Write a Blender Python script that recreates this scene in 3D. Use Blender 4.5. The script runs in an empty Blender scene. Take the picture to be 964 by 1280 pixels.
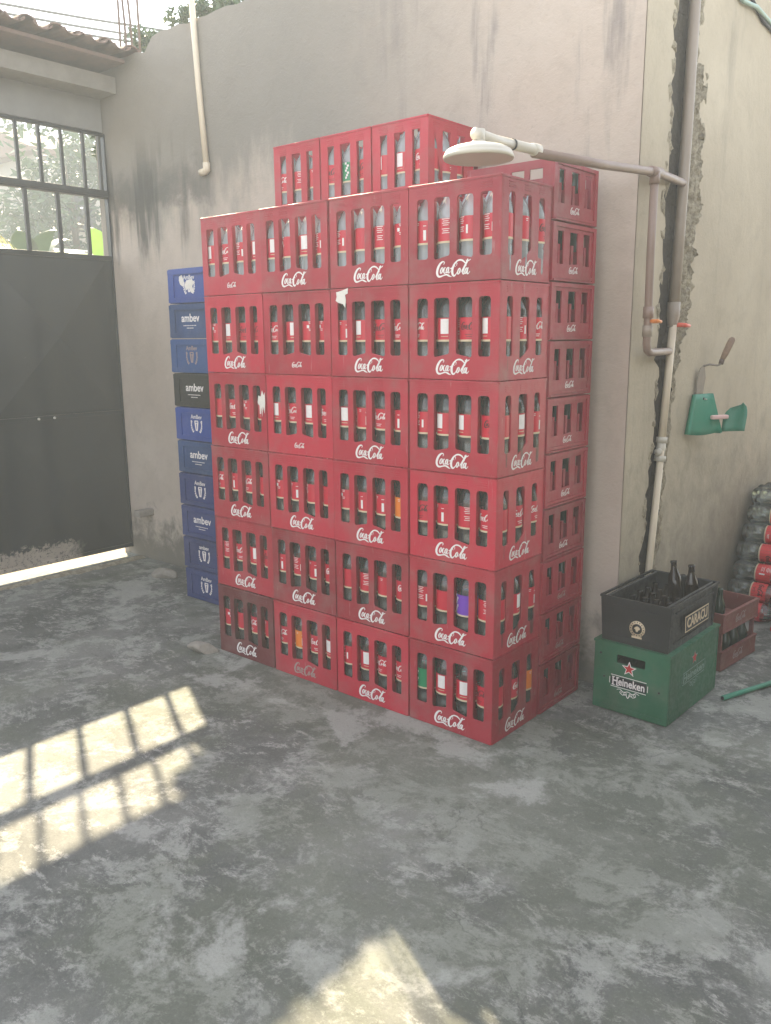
import bpy, bmesh, math, random
from mathutils import Vector, Matrix
random.seed(7)
S = bpy.context.scene
COL = S.collection
R = math.radians

# ------------------------------------------------------------------ camera
cd = bpy.data.cameras.new('camera'); cam = bpy.data.objects.new('camera', cd); COL.objects.link(cam)
YAW, PITCH, ROLL = -.7038, -.2055, -.0078
cy, sy, cp, sp = math.cos(YAW), math.sin(YAW), math.cos(PITCH), math.sin(PITCH)
f_ = Vector((sy*cp, cy*cp, sp)); r_ = Vector((cy, -sy, 0)); u_ = r_.cross(f_)
rr = r_*math.cos(ROLL) + u_*math.sin(ROLL); uu = -r_*math.sin(ROLL) + u_*math.cos(ROLL)
mw = Matrix(((rr.x, uu.x, -f_.x, 1.6387), (rr.y, uu.y, -f_.y, -2.5545), (rr.z, uu.z, -f_.z, 1.5585), (0, 0, 0, 1)))
cam.matrix_world = mw
cd.sensor_fit = 'HORIZONTAL'; cd.sensor_width = 36; cd.lens = 36*1051.7/964
cd.clip_start = .05; cd.clip_end = 1000
S.camera = cam
# ------------------------------------------------------------------ light
SUN = Vector((1.09, -.56, -1.0)).normalized()          # direction the light travels
elev = math.asin(-SUN.z)
w = bpy.data.worlds.new('World'); S.world = w; w.use_nodes = True
nt = w.node_tree; nt.nodes.clear()
sky = nt.nodes.new('ShaderNodeTexSky'); sky.sky_type = 'NISHITA'; sky.sun_disc = False
sky.sun_elevation = elev
sky.sun_rotation = math.atan2(-SUN.x, -SUN.y)          # azimuth of the sun, clockwise from +Y
sky.air_density = 1.0; sky.dust_density = .1; sky.ozone_density = 1.0
bg = nt.nodes.new('ShaderNodeBackground'); bg.inputs['Strength'].default_value = .13
wo = nt.nodes.new('ShaderNodeOutputWorld')
hs = nt.nodes.new('ShaderNodeHueSaturation'); hs.inputs['Saturation'].default_value = .3
nt.links.new(sky.outputs[0], hs.inputs['Color']); nt.links.new(hs.outputs[0], bg.inputs[0]); nt.links.new(bg.outputs[0], wo.inputs[0])
sl = bpy.data.lights.new('sun', 'SUN'); sl.energy = 5.0; sl.angle = R(.55); sl.color = (1, .85, .60)
so = bpy.data.objects.new('sun', sl); COL.objects.link(so)
so.rotation_euler = SUN.to_track_quat('-Z', 'Y').to_euler()
S.view_settings.view_transform = 'Standard'; S.view_settings.look = 'None'
S.view_settings.exposure = 2.25; S.view_settings.gamma = 1
S.render.engine = 'CYCLES'
S.cycles.max_bounces = 10; S.cycles.diffuse_bounces = 4; S.cycles.glossy_bounces = 3
S.cycles.transmission_bounces = 4; S.cycles.transparent_max_bounces = 14
HAZE = .0122
S.cycles.volume_bounces = 0; S.cycles.caustics_reflective = False; S.cycles.caustics_refractive = False

# ------------------------------------------------------------------ materials
class N:
    """tiny node builder"""
    def __init__(s, name):
        s.m = bpy.data.materials.new(name); s.m.use_nodes = True
        s.t = s.m.node_tree; s.t.nodes.clear()
        s.out = s.t.nodes.new('ShaderNodeOutputMaterial')
        s.co = s.t.nodes.new('ShaderNodeTexCoord'); s.geo = s.t.nodes.new('ShaderNodeNewGeometry')
        s.pos = s.geo.outputs['Position']; s.obj = s.co.outputs['Object']
    def n(s, t, **k):
        x = s.t.nodes.new(t)
        for a, b in k.items(): setattr(x, a, b)
        return x
    def l(s, a, b): s.t.links.new(a, b)
    def setin(s, sock, v):
        if hasattr(v, 'links'): s.l(v, sock)
        elif isinstance(v, (tuple, list)) and len(v) == 3 and sock.type == 'RGBA': sock.default_value = (*v, 1)
        else: sock.default_value = v
    def noise(s, scale, detail=4, rough=.55, src=None, dist=0, stretch=None, off=None):
        x = s.n('ShaderNodeTexNoise'); x.inputs['Scale'].default_value = scale
        x.inputs['Detail'].default_value = detail; x.inputs['Roughness'].default_value = rough
        x.inputs['Distortion'].default_value = dist
        src = src or s.pos
        if stretch or off:
            mp = s.n('ShaderNodeMapping'); s.l(src, mp.inputs[0])
            if stretch: mp.inputs['Scale'].default_value = stretch
            if off: mp.inputs['Location'].default_value = off
            src = mp.outputs[0]
        s.l(src, x.inputs['Vector']); return x.outputs['Fac']
    def ramp(s, v, a, b, c0=0., c1=1.):
        x = s.n('ShaderNodeMapRange', interpolation_type='SMOOTHSTEP')
        s.setin(x.inputs[0], v)
        x.inputs[1].default_value = a; x.inputs[2].default_value = b; x.inputs[3].default_value = c0; x.inputs[4].default_value = c1
        return x.outputs[0]
    def math(s, op, a, b=0.):
        x = s.n('ShaderNodeMath', operation=op); s.setin(x.inputs[0], a); s.setin(x.inputs[1], b); return x.outputs[0]
    def mix(s, f, a, b, blend='MIX'):
        x = s.n('ShaderNodeMix', data_type='RGBA', blend_type=blend)
        s.setin(x.inputs[0], f); s.setin(x.inputs[6], a); s.setin(x.inputs[7], b); return x.outputs[2]
    def xyz(s, src=None):
        x = s.n('ShaderNodeSeparateXYZ'); s.l(src or s.pos, x.inputs[0]); return x.outputs
    def bsdf(s, col, rough=.5, bump=None, bs=.3, bd=.01, **k):
        b = s.n('ShaderNodeBsdfPrincipled'); s.setin(b.inputs['Base Color'], col); s.setin(b.inputs['Roughness'], rough)
        for a, v in k.items(): s.setin(b.inputs[a.replace('_', ' ')], v)
        if bump is not None:
            bu = s.n('ShaderNodeBump'); bu.inputs['Strength'].default_value = bs; bu.inputs['Distance'].default_value = bd
            s.l(bump, bu.inputs['Height']); s.l(bu.outputs[0], b.inputs['Normal'])
        s.l(b.outputs[0], s.out.inputs[0]); return s.m

def plastic(name, col, rough=.42, dirt=.25, dcol=(.22, .17, .15), scuff=.12, var=.17):
    a = N(name)
    oi = a.n('ShaderNodeObjectInfo')
    n1 = a.noise(6, 5, .6); n2 = a.noise(45, 4, .7); n3 = a.noise(22, 6, .75, stretch=(1, 1, 6))
    dark = tuple(c*(1-var*1.6) for c in col); lite = tuple(min(1, c*(1+var)) for c in col)
    c = a.mix(oi.outputs['Random'], dark, lite)
    n5 = a.noise(3.2, 4, .55, off=(5, 2, 9)); n6 = a.noise(70, 3, .6, stretch=(1, 1, .12), off=(2, 8, 1))
    fade = tuple(min(1, x*1.12+.018) for x in col)
    c = a.mix(a.ramp(n5, .40, .68, 0, .7), c, fade)
    c = a.mix(a.ramp(n6, .66, .74, 0, scuff*2), c, tuple(min(1, x*.6+.22) for x in col))
    c = a.mix(a.ramp(n1, .42, .8, 0, dirt), c, dcol)
    c = a.mix(a.ramp(n3, .6, .78, 0, scuff), c, (.5, .42, .4))
    return a.bsdf(c, a.ramp(n2, .3, .7, rough-.08, rough+.14), n2, .08, .002)
def flat(name, col, rough=.5, var=.1, sc=20, **k):
    a = N(name); n = a.noise(sc, 4, .6)
    c = a.mix(n, tuple(x*(1-var) for x in col), tuple(min(1, x*(1+var)) for x in col))
    return a.bsdf(c, rough, **k)

RED = plastic('red_crate_plastic', (.43, .010, .034), .36, dirt=.38, scuff=.2)
REDB = plastic('darker_red_crate_plastic', (.34, .009, .027), .40, dirt=.5, scuff=.22)
REDC = plastic('maroon_crate_plastic', (.15, .016, .022), dirt=.35)
REDS = plastic('small_crate_red_plastic', (.30, .011, .028), dirt=.35)
REDOLD = plastic('faded_old_red_plastic', (.20, .055, .045), .6, .5, (.2, .15, .12), .3)
BLUE = plastic('blue_crate_plastic', (.012, .05, .26), dirt=.12)
NAVY = plastic('navy_crate_plastic', (.010, .028, .14), dirt=.12)
STEEL = plastic('steel_blue_crate_plastic', (.014, .060, .19), dirt=.12)
BLACKP = plastic('black_crate_plastic', (.010, .011, .011), dirt=.10, dcol=(.04, .04, .038), scuff=.03)
GREENP = plastic('green_crate_plastic', (.010, .120, .052), dirt=.25, scuff=.07)
GREENH = plastic('light_green_plastic', (.035, .24, .15), dirt=.2)
WPRINT = flat('white_print', (.78, .74, .72), .5, .12, 60)
WFADE = flat('faded_white_print', (.34, .26, .24), .6, .3, 90)
GFADE = flat('faded_green_white_print', (.22, .33, .28), .6, .3, 90)
BPRINT = flat('black_print', (.012, .012, .012), .4)
DKRED = flat('dark_red_print', (.16, .004, .008), .4)
REDPR = flat('red_print', (.5, .02, .02), .4)
LRED = flat('red_label_paper', (.52, .010, .035), .35, .12)
LGREEN = flat('green_label_paper', (.01, .22, .09), .35)
LORANGE = flat('orange_label_paper', (.75, .2, .02), .35)
LPURPLE = flat('purple_label_paper', (.16, .04, .42), .35)
CREAM = flat('cream_print', (.62, .50, .34), .5)
STICK = flat('torn_paper_sticker', (.72, .68, .62), .8, .15, 40)
CAPR = flat('cap_plastic', (.5, .02, .03), .4)
LIQ = flat('cola_liquid', (.020, .009, .007), .12)
STEELM = flat('rusty_steel', (.12, .08, .06), .7, .4, 60)

def pet(name, tint=(.80, .86, .84), dfac=.10, dcol=(.55, .6, .6)):
    a = N(name)
    tr = a.n('ShaderNodeBsdfTransparent'); tr.inputs[0].default_value = (*tint, 1)
    gl = a.n('ShaderNodeBsdfGlossy'); gl.inputs['Roughness'].default_value = .08
    df = a.n('ShaderNodeBsdfDiffuse'); df.inputs[0].default_value = (*dcol, 1)
    n = a.noise(30, 3, .6); bu = a.n('ShaderNodeBump'); bu.inputs['Strength'].default_value = .25; bu.inputs['Distance'].default_value = .004
    a.l(n, bu.inputs['Height']); a.l(bu.outputs[0], gl.inputs['Normal'])
    fr = a.n('ShaderNodeLayerWeight'); fr.inputs[0].default_value = .35
    m1 = a.n('ShaderNodeMixShader'); m1.inputs[0].default_value = dfac
    a.l(tr.outputs[0], m1.inputs[1]); a.l(df.outputs[0], m1.inputs[2])
    m2 = a.n('ShaderNodeMixShader'); a.l(a.ramp(fr.outputs['Fresnel'], 0, 1, .06, .95), m2.inputs[0])
    a.l(m1.outputs[0], m2.inputs[1]); a.l(gl.outputs[0], m2.inputs[2]); a.l(m2.outputs[0], a.out.inputs[0])
    return a.m
PET = pet('clear_bottle_plastic', dfac=.045, dcol=(.62, .64, .62))
PETG = pet('pile_bottle_plastic', (.95, .97, .93), .055, (.70, .70, .62))
PETW = pet('light_paled_bottle_plastic', (.86, .90, .90), .30, (.74, .78, .80))  # paler, cloudier copy of PET; stronger light on the upper bottles put into colour
DGLASS = flat('dark_green_glass', (.012, .03, .016), .06)
AGLASS = flat('dark_brown_glass', (.016, .009, .006), .08)

# concrete floor
a = N('worn_concrete')
d1 = a.noise(1.1, 8, .65, dist=.3); d2 = a.noise(3.2, 12, .80, dist=.25, off=(3, 1, 0)); d3 = a.noise(26, 8, .8)
d4 = a.noise(110, 6, .85); d5 = a.noise(.9, 6, .7, off=(9, 4, 2)); d6 = a.noise(7, 12, .84, dist=.25, stretch=(1, 1.7, 1), off=(1, 7, 0))
d7 = a.noise(1.9, 10, .72, dist=.2, off=(5, 5, 5))
c = a.mix(a.ramp(d1, .36, .64), (.115, .118, .108), (.235, .234, .212))
c = a.mix(a.ramp(d7, .50, .57, 0, .55), c, (.085, .088, .080))
c = a.mix(a.ramp(d2, .49, .57, 0, .8), c, (.38, .38, .345))
c = a.mix(a.ramp(d6, .535, .60, 0, .8), c, (.43, .42, .385))
c = a.mix(a.ramp(d6, .36, .44, .55, 0), c, (.075, .076, .07))
c = a.mix(a.ramp(d5, .46, .58, 0, .45), c, (.14, .155, .105))
d8 = a.noise(1.5, 9, .7, dist=.3, off=(2, 9, 4)); c = a.mix(a.ramp(d8, .55, .62, 0, .7), c, (.44, .435, .40))
c = a.mix(a.ramp(d3, .55, .66, 0, .45), c, (.36, .35, .32))
c = a.mix(a.ramp(d3, .33, .45, .5, 0), c, (.10, .10, .092))
c = a.mix(a.ramp(d4, .54, .66, 0, .32), c, (.40, .40, .36))
c = a.mix(a.ramp(d4, .34, .46, .4, 0), c, (.07, .07, .062))
crk = a.n('ShaderNodeTexVoronoi', feature='DISTANCE_TO_EDGE'); crk.inputs['Scale'].default_value = .55
wn = a.n('ShaderNodeTexNoise'); wn.inputs['Scale'].default_value = 3; wn.inputs['Detail'].default_value = 6
a.l(a.pos, wn.inputs['Vector'])
vm = a.n('ShaderNodeVectorMath', operation='SCALE'); a.l(wn.outputs['Color'], vm.inputs[0]); vm.inputs['Scale'].default_value = .55
va = a.n('ShaderNodeVectorMath', operation='ADD'); a.l(vm.outputs[0], va.inputs[0]); a.l(a.pos, va.inputs[1]); a.l(va.outputs[0], crk.inputs['Vector'])
c = a.mix(a.math('MULTIPLY', a.ramp(crk.outputs['Distance'], 0, .003, .35, 0), a.ramp(d7, .50, .58)), c, (.03, .03, .03))
h = a.math('ADD', a.math('MULTIPLY', d3, .6), a.math('ADD', a.math('MULTIPLY', d4, .35), a.math('MULTIPLY', d1, .8)))
CONC = a.bsdf(c, a.ramp(d2, .3, .7, .62, .9), h, .8, .014)

# beige plaster with damp stains (the stains have shapes of their own; the side wall's low band also paints in shade)
def plaster(name, base, base2, stain=True):
    a = N(name); X, Y, Z = a.xyz()
    n1 = a.noise(1.1, 6, .6, dist=.4); n2 = a.noise(7, 7, .68, dist=.3); n3 = a.noise(5, 5, .6, stretch=(1, 1, .10))
    n4 = a.noise(60, 5, .75); n5 = a.noise(2.6, 6, .65, stretch=(1, 1, .35), off=(4, 0, 2))
    c = a.mix(a.ramp(n1, .35, .68), base, base2)
    c = a.mix(a.ramp(n2, .45, .75, 0, .35), c, tuple(x*.72 for x in base))
    c = a.mix(a.ramp(n2, .25, .42, .3, 0), c, tuple(min(1, x*1.2) for x in base2))
    c = a.mix(a.ramp(n4, .30, .42, .3, 0), c, tuple(x*.6 for x in base))
    if stain:
        # broad grey mould on the upper left of the wall, running down in streaks
        zz = a.math('ADD', Z, a.math('MULTIPLY', n5, -1.5))
        xx = a.math('ADD', X, a.math('MULTIPLY', n1, -1.6))
        big = a.math('MULTIPLY', a.ramp(zz, 1.38, 1.80), a.ramp(xx, -2.7, -1.0, 1, 0))
        c = a.mix(a.math('MULTIPLY', big, .74), c, (.150, .148, .132))
        st = a.math('MULTIPLY', a.math('MULTIPLY', a.ramp(n3, .50, .62), a.ramp(X, -3.0, -2.6, 1, 0)),
                    a.math('MULTIPLY', a.ramp(zz, 1.2, 1.6), a.ramp(Z, 2.5, 2.9, 1, 0)))
        c = a.mix(a.math('MULTIPLY', st, .8), c, (.035, .036, .034))
        band = a.math('MULTIPLY', a.ramp(a.math('ABSOLUTE', a.math('ADD', Z, a.math('MULTIPLY', n2, .35)), 0), 2.5, 2.62), a.ramp(a.math('ADD', Z, a.math('MULTIPLY', n2, .35)), 2.66, 2.86, 1, 0))
        c = a.mix(a.math('MULTIPLY', a.math('MULTIPLY', band, a.ramp(X, -2.75, -2.4, 1, 0)), .6), c, (.05, .052, .05))
        low = a.math('MULTIPLY', a.ramp(a.math('ADD', Z, a.math('MULTIPLY', n2, -.9)), -.38, -.05, 1, 0), 1.)
        c = a.mix(a.math('MULTIPLY', low, .75), c, (.085, .088, .07))
        # dark runs and rubbed patches on the right part
        rn = a.math('MULTIPLY', a.ramp(n3, .53, .64), a.math('MULTIPLY', a.ramp(X, -1.6, -.8), a.ramp(n5, .42, .56)))
        c = a.mix(a.math('MULTIPLY', a.math('MULTIPLY', rn, a.ramp(Z, 1.3, 2.3)), .72), c, (.20, .175, .165))
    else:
        low = a.ramp(a.math('ADD', Z, a.math('MULTIPLY', n2, -1.1)), -.45, .75, 1, 0)  # damp at the foot, darkened and raised to paint shade on the lower wall
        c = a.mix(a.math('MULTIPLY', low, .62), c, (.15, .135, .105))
        rn = a.math('MULTIPLY', a.ramp(n3, .55, .70), a.ramp(n5, .42, .6))
        c = a.mix(a.math('MULTIPLY', rn, .4), c, (.19, .165, .13))
    hh = a.math('ADD', a.math('MULTIPLY', n2, .7), a.math('MULTIPLY', n4, .35))
    return a.bsdf(c, .85, hh, .55, .014)
PLASTER = plaster('stained_beige_plaster', (.455, .375, .31), (.54, .455, .385))
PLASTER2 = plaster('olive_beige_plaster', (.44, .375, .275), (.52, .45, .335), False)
LINTEL = flat('grey_render', (.25, .24, .22), .9, .25, 4)
a = N('raw_mortar'); n1 = a.noise(30, 6, .7); n2 = a.noise(120, 4, .7)
MORTAR = a.bsdf(a.mix(a.ramp(n1, .35, .65), (.25, .21, .15), (.46, .40, .29)), .95, a.math('ADD', n1, a.math('MULTIPLY', n2, .4)), .8, .02)
a = N('chase_cement'); n1 = a.noise(25, 6, .7)
CHASE = a.bsdf(a.mix(n1, (.045, .036, .028), (.13, .11, .085)), .95, n1, .8, .02)
# gate paint
a = N('black_gate_paint'); X, Y, Z = a.xyz()
n1 = a.noise(2.5, 5, .6); n2 = a.noise(14, 8, .75, dist=1.0); n3 = a.noise(40, 6, .8)
c = a.mix(n1, (.014, .016, .016), (.030, .035, .034))
edge = a.math('ADD', Z, a.math('MULTIPLY', n2, -.30))
c = a.mix(a.math('MULTIPLY', a.ramp(edge, .015, .05, 1, 0), a.math('MULTIPLY', a.ramp(n3, .35, .5), a.ramp(a.math('ADD', Y, a.math('MULTIPLY', n2, .3)), .48, .62, 1, 0))), c, (.42, .36, .30))
c = a.mix(a.ramp(n3, .66, .72, 0, .5), c, (.16, .15, .13))
GATE = a.bsdf(c, a.ramp(n1, .3, .7, .32, .5), n2, .12, .01)
GBAR = flat('grille_paint', (.05, .052, .05), .5, .3, 30)
a = N('terracotta'); n1 = a.noise(9, 6, .7)
TERRA = a.bsdf(a.mix(n1, (.24, .13, .09), (.10, .08, .07)), .9, n1, .4, .01)
BEAM = flat('cream_beam_paint', (.25, .225, .19), .85, .35, 6)
PVC = flat('cream_pvc', (.66, .56, .42), .45, .1, 12)
PVCW = flat('white_pvc', (.58, .54, .46), .35, .05, 12)
PVCB = flat('brown_pvc', (.24, .165, .13), .4, .2, 12)
PVCG = flat('grey_brown_pvc', (.29, .235, .185), .45, .18, 9)
ORAN = flat('orange_handle', (.75, .25, .06), .4)
TAPR = flat('red_handle', (.75, .12, .07), .4)
SOAP = flat('pink_soap', (.75, .5, .48), .5)
WOOD = flat('worn_wood', (.24, .16, .11), .8, .4, 40)
METAL = flat('dull_trowel_steel', (.22, .19, .16), .55, .3, 30, Metallic=.4)
STONE = flat('broken_concrete', (.30, .27, .23), .95, .35, 25)
HOSE = flat('pale_green_hose', (.30, .42, .36), .5)
FIBRE = flat('fibre_cement', (.72, .74, .74), .9, .2, 5)
WIRE = flat('black_wire', (.03, .03, .03), .6)
def leafmat(name, c0, c1, tr=.35):
    a = N(name); oi = a.n('ShaderNodeNewGeometry'); n = a.noise(1.5, 3, .6)
    c = a.mix(a.math('ADD', a.math('MULTIPLY', n, .6), a.math('MULTIPLY', a.noise(12, 3, .6), .5)), c0, c1)
    d = a.n('ShaderNodeBsdfPrincipled'); a.l(c, d.inputs['Base Color']); d.inputs['Roughness'].default_value = .45
    t = a.n('ShaderNodeBsdfTranslucent'); a.l(c, t.inputs[0])
    m = a.n('ShaderNodeMixShader'); m.inputs[0].default_value = tr
    a.l(d.outputs[0], m.inputs[1]); a.l(t.outputs[0], m.inputs[2]); a.l(m.outputs[0], a.out.inputs[0]); return a.m
LEAF = leafmat('tree_leaves', (.02, .045, .018), (.06, .11, .035), .15)
LEAFB = leafmat('banana_leaf', (.10, .22, .035), (.20, .34, .05), .4)
LEAFY = leafmat('yellow_palm_leaf', (.28, .26, .05), (.42, .38, .10), .5)
LEAFD = leafmat('dark_leaves', (.012, .028, .026), (.03, .05, .04), .08)
HILLM = flat('hill_cover', (.035, .055, .05), .95, .4, .6)
BARK = flat('bark', (.11, .085, .06), .9, .3, 15)
ASPH = flat('street_dirt', (.34, .29, .22), .95, .2, 3)
SHADEP = flat('house_wall_paint', (.45, .42, .38), .9, .1, 3)

# ------------------------------------------------------------------ mesh helpers
def link(o, parent=None):
    COL.objects.link(o)
    if parent is not None: o.parent = parent
    return o
def T(x=0, y=0, z=0): return Matrix.Translation((x, y, z))
def RX(a): return Matrix.Rotation(a, 4, 'X')
def RY(a): return Matrix.Rotation(a, 4, 'Y')
def RZ(a): return Matrix.Rotation(a, 4, 'Z')
class MB:
    def __init__(s): s.v = []; s.f = []; s.mi = []; s.mats = []; s.sm = []
    def mat(s, m):
        if m not in s.mats: s.mats.append(m)
        return s.mats.index(m)
    def add(s, vs, fs, m, M=None, smooth=False):
        o = len(s.v); i = s.mat(m)
        s.v += [tuple(M @ Vector(v)) if M is not None else tuple(v) for v in vs]
        for f in fs: s.f.append([o+k for k in f]); s.mi.append(i); s.sm.append(smooth)
    def box(s, x0, x1, y0, y1, z0, z1, m, M=None):
        vs = [(x, y, z) for z in (z0, z1) for y in (y0, y1) for x in (x0, x1)]
        s.add(vs, [(0, 2, 3, 1), (4, 5, 7, 6), (0, 1, 5, 4), (2, 6, 7, 3), (0, 4, 6, 2), (1, 3, 7, 5)], m, M)
    def lathe(s, prof, m, M=None, seg=16, cap=True, smooth=True):
        vs = []; fs = []
        for r, z in prof:
            for k in range(seg): t = 2*math.pi*k/seg; vs.append((r*math.cos(t), r*math.sin(t), z))
        for i in range(len(prof)-1):
            for k in range(seg):
                k2 = (k+1) % seg; fs.append((i*seg+k, i*seg+k2, (i+1)*seg+k2, (i+1)*seg+k))
        if cap:
            if prof[0][0] > 1e-5: fs.append(tuple(range(seg-1, -1, -1)))
            if prof[-1][0] > 1e-5: fs.append(tuple((len(prof)-1)*seg+k for k in range(seg)))
        s.add(vs, fs, m, M, smooth)
    def tube(s, pts, rad, m, seg=10, M=None, smooth=True, cap=True):
        P = [Vector(p) for p in pts]; n = len(P)
        rads = rad if isinstance(rad, (list, tuple)) else [rad]*n
        vs = []; fs = []; up = None
        for i, p in enumerate(P):
            d = (P[min(i+1, n-1)] - P[max(i-1, 0)]).normalized()
            if up is None:
                up = Vector((0, 0, 1)) if abs(d.z) < .9 else Vector((1, 0, 0))
            s1 = d.cross(up).normalized(); up = s1.cross(d).normalized()
            for k in range(seg):
                t = 2*math.pi*k/seg; vs.append(p + (s1*math.cos(t) + up*math.sin(t))*rads[i])
        for i in range(n-1):
            for k in range(seg):
                k2 = (k+1) % seg; fs.append((i*seg+k, i*seg+k2, (i+1)*seg+k2, (i+1)*seg+k))
        if cap: fs.append(tuple(range(seg-1, -1, -1))); fs.append(tuple((n-1)*seg+k for k in range(seg)))
        s.add(vs, fs, m, M, smooth)
    def mesh(s, me, m, M=None):
        s.add([v.co for v in me.vertices], [tuple(p.vertices) for p in me.polygons], m, M)
    def data(s, name):
        me = bpy.data.meshes.new(name); me.from_pydata(s.v, [], s.f)
        for m in s.mats: me.materials.append(m)
        me.polygons.foreach_set('material_index', s.mi)
        me.polygons.foreach_set('use_smooth', s.sm)
        me.update(); return me
    def build(s, name, parent=None, bevel=0):
        o = bpy.data.objects.new(name, s.data(name)); link(o, parent)
        if bevel:
            b = o.modifiers.new('bevel', 'BEVEL'); b.width = bevel; b.segments = 2; b.limit_method = 'ANGLE'; b.angle_limit = R(40)
        return o
def tag(o, label=None, cat=None, group=None, kind=None):
    if label: o['label'] = label
    if cat: o['category'] = cat
    if group: o['group'] = group
    if kind: o['kind'] = kind
    return o
def empty(name, loc, label, cat, group=None, rz=0):
    o = bpy.data.objects.new(name, None); link(o); o.location = loc; o.rotation_euler = (0, 0, rz)
    o.empty_display_size = .05
    return tag(o, label, cat, group)
def copy_tree(o, parent=None):
    c = o.copy(); COL.objects.link(c); c.parent = parent
    for ch in list(o.children): copy_tree(ch, c)
    return c
def eval_mesh(cu):
    o = bpy.data.objects.new('tmp', cu); COL.objects.link(o)
    dg = bpy.context.evaluated_depsgraph_get(); dg.update()
    me = bpy.data.meshes.new_from_object(o.evaluated_get(dg))
    bpy.data.objects.remove(o); return me
def poly(loops, ext, bevel=0):
    """2D outline with holes, solid; lies in XY, thickness along Z centred"""
    cu = bpy.data.curves.new('c', 'CURVE'); cu.dimensions = '2D'; cu.fill_mode = 'BOTH'
    cu.extrude = ext/2-bevel; cu.bevel_depth = bevel; cu.bevel_resolution = 1 if bevel else 0; cu.offset = -bevel
    for lp in loops:
        sp_ = cu.splines.new('POLY'); sp_.points.add(len(lp)-1)
        for i, p in enumerate(lp): sp_.points[i].co = (p[0], p[1], 0, 1)
        sp_.use_cyclic_u = True
    return eval_mesh(cu)
def text(body, size, bold=0., shear=0., ext=.0006, space=1., sx=1.):
    cu = bpy.data.curves.new('t', 'FONT'); cu.body = body; cu.size = size; cu.offset = bold*size; cu.shear = shear
    cu.align_x = 'CENTER'; cu.align_y = 'CENTER'; cu.extrude = ext/2; cu.space_character = space; cu.resolution_u = 3
    me = eval_mesh(cu)
    for v in me.vertices: v.co.x *= sx
    return me
def rrect(x0, y0, x1, y1, r, n=3):
    pts = []
    for cx_, cy_, a0 in ((x1-r, y1-r, 0), (x0+r, y1-r, 90), (x0+r, y0+r, 180), (x1-r, y0+r, 270)):
        for k in range(n+1): t = R(a0+90*k/n); pts.append((cx_+r*math.cos(t), cy_+r*math.sin(t)))
    return pts
def smooth_pts(pts, n=5):
    if len(pts) < 3: return pts
    P = [pts[0]]+list(pts)+[pts[-1]]; out = []
    for i in range(1, len(P)-2):
        for k in range(n):
            t = k/n; q = []
            for d in range(3):
                p0, p1, p2, p3 = P[i-1][d], P[i][d], P[i+1][d], P[i+2][d]
                q.append(.5*((2*p1)+(-p0+p2)*t+(2*p0-5*p1+4*p2-p3)*t*t+(-p0+3*p1-3*p2+p3)*t**3))
            out.append(tuple(q))
    out.append(tuple(pts[-1])); return out
def ribbons(strokes, n=5):
    """strokes of (x, y, width) -> mesh of raised ribbons (vertices, faces) in XY"""
    vs = []; fs = []; z = 0
    for st in strokes:
        P = smooth_pts(st, n); o = len(vs); z += .00006
        for i, p in enumerate(P):
            q0 = P[max(0, i-1)]; q1 = P[min(len(P)-1, i+1)]
            dx, dy = q1[0]-q0[0], q1[1]-q0[1]; L = math.hypot(dx, dy) or 1
            nx, ny = -dy/L, dx/L; w_ = p[2]/2
            vs += [(p[0]+nx*w_, p[1]+ny*w_, z), (p[0]-nx*w_, p[1]-ny*w_, z)]
            if i: k = o+2*i; fs.append((k-2, k-1, k+1, k))
    return vs, fs
def ell(cx_, cy_, rx, ry, w0, w1, sl=.35, a0=60, a1=420, n=10):
    o = []
    for k in range(n+1):
        t = R(a0+(a1-a0)*k/n); y = ry*math.sin(t); x = rx*math.cos(t)+sl*y
        o.append((cx_+x, cy_+y, w0+(w1-w0)*abs(math.cos(t))))
    return o
SCRIPT = [
    [(.62, .80, .03), (.70, .92, .05), (.58, .99, .07), (.36, .88, .12), (.16, .60, .15), (.08, .30, .15), (.16, .08, .13), (.34, .02, .10), (.60, .08, .07), (.85, .13, .08), (1.05, .06, .10), (1.20, -.01, .05), (1.30, .0, .02)],
    ell(.47, .42, .085, .19, .04, .085),
    [(.80, .56, .05), (.74, .60, .05), (.66, .46, .085), (.66, .28, .08), (.74, .22, .05), (.84, .32, .03)],
    ell(.95, .42, .08, .18, .04, .085),
    [(1.10, .60, .04), (1.04, .40, .08), (1.03, .25, .07), (1.12, .24, .04), (1.20, .36, .03)],
    [(1.18, .50, .05), (1.32, .54, .06)],
    [(1.62, .60, .03), (1.54, .68, .04), (1.60, .84, .04), (1.74, .82, .04), (1.70, .66, .03)],
    [(2.50, .60, .03), (2.42, .78, .06), (2.22, .96, .09), (1.98, 1.02, .09), (1.74, .96, .08), (1.50, .74, .11), (1.36, .42, .15), (1.38, .14, .14), (1.50, .02, .10), (1.64, .10, .06), (1.76, .26, .03)],
    ell(1.90, .30, .085, .19, .04, .085),
    [(2.06, .20, .03), (2.22, .44, .05), (2.46, .80, .06), (2.60, 1.04, .05), (2.62, .92, .05), (2.40, .62, .09), (2.24, .30, .10), (2.24, .12, .08), (2.34, .12, .04), (2.44, .24, .03)],
    ell(2.48, .30, .08, .18, .04, .085),
    [(2.66, .50, .05), (2.58, .28, .09), (2.58, .12, .08), (2.68, .12, .05), (2.80, .26, .03)],
    [(2.46, .98, .03), (2.64, .92, .05), (2.84, 1.02, .04)],
]
def script(width, sc=1.):
    vs, fs = ribbons([[(x, y, w_*1.22) for x, y, w_ in st] for st in SCRIPT], 4); k = width/2.8
    return [((x-1.42)*k, (y-.5)*k, z*1.0+.0004) for x, y, z in vs], fs
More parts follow.
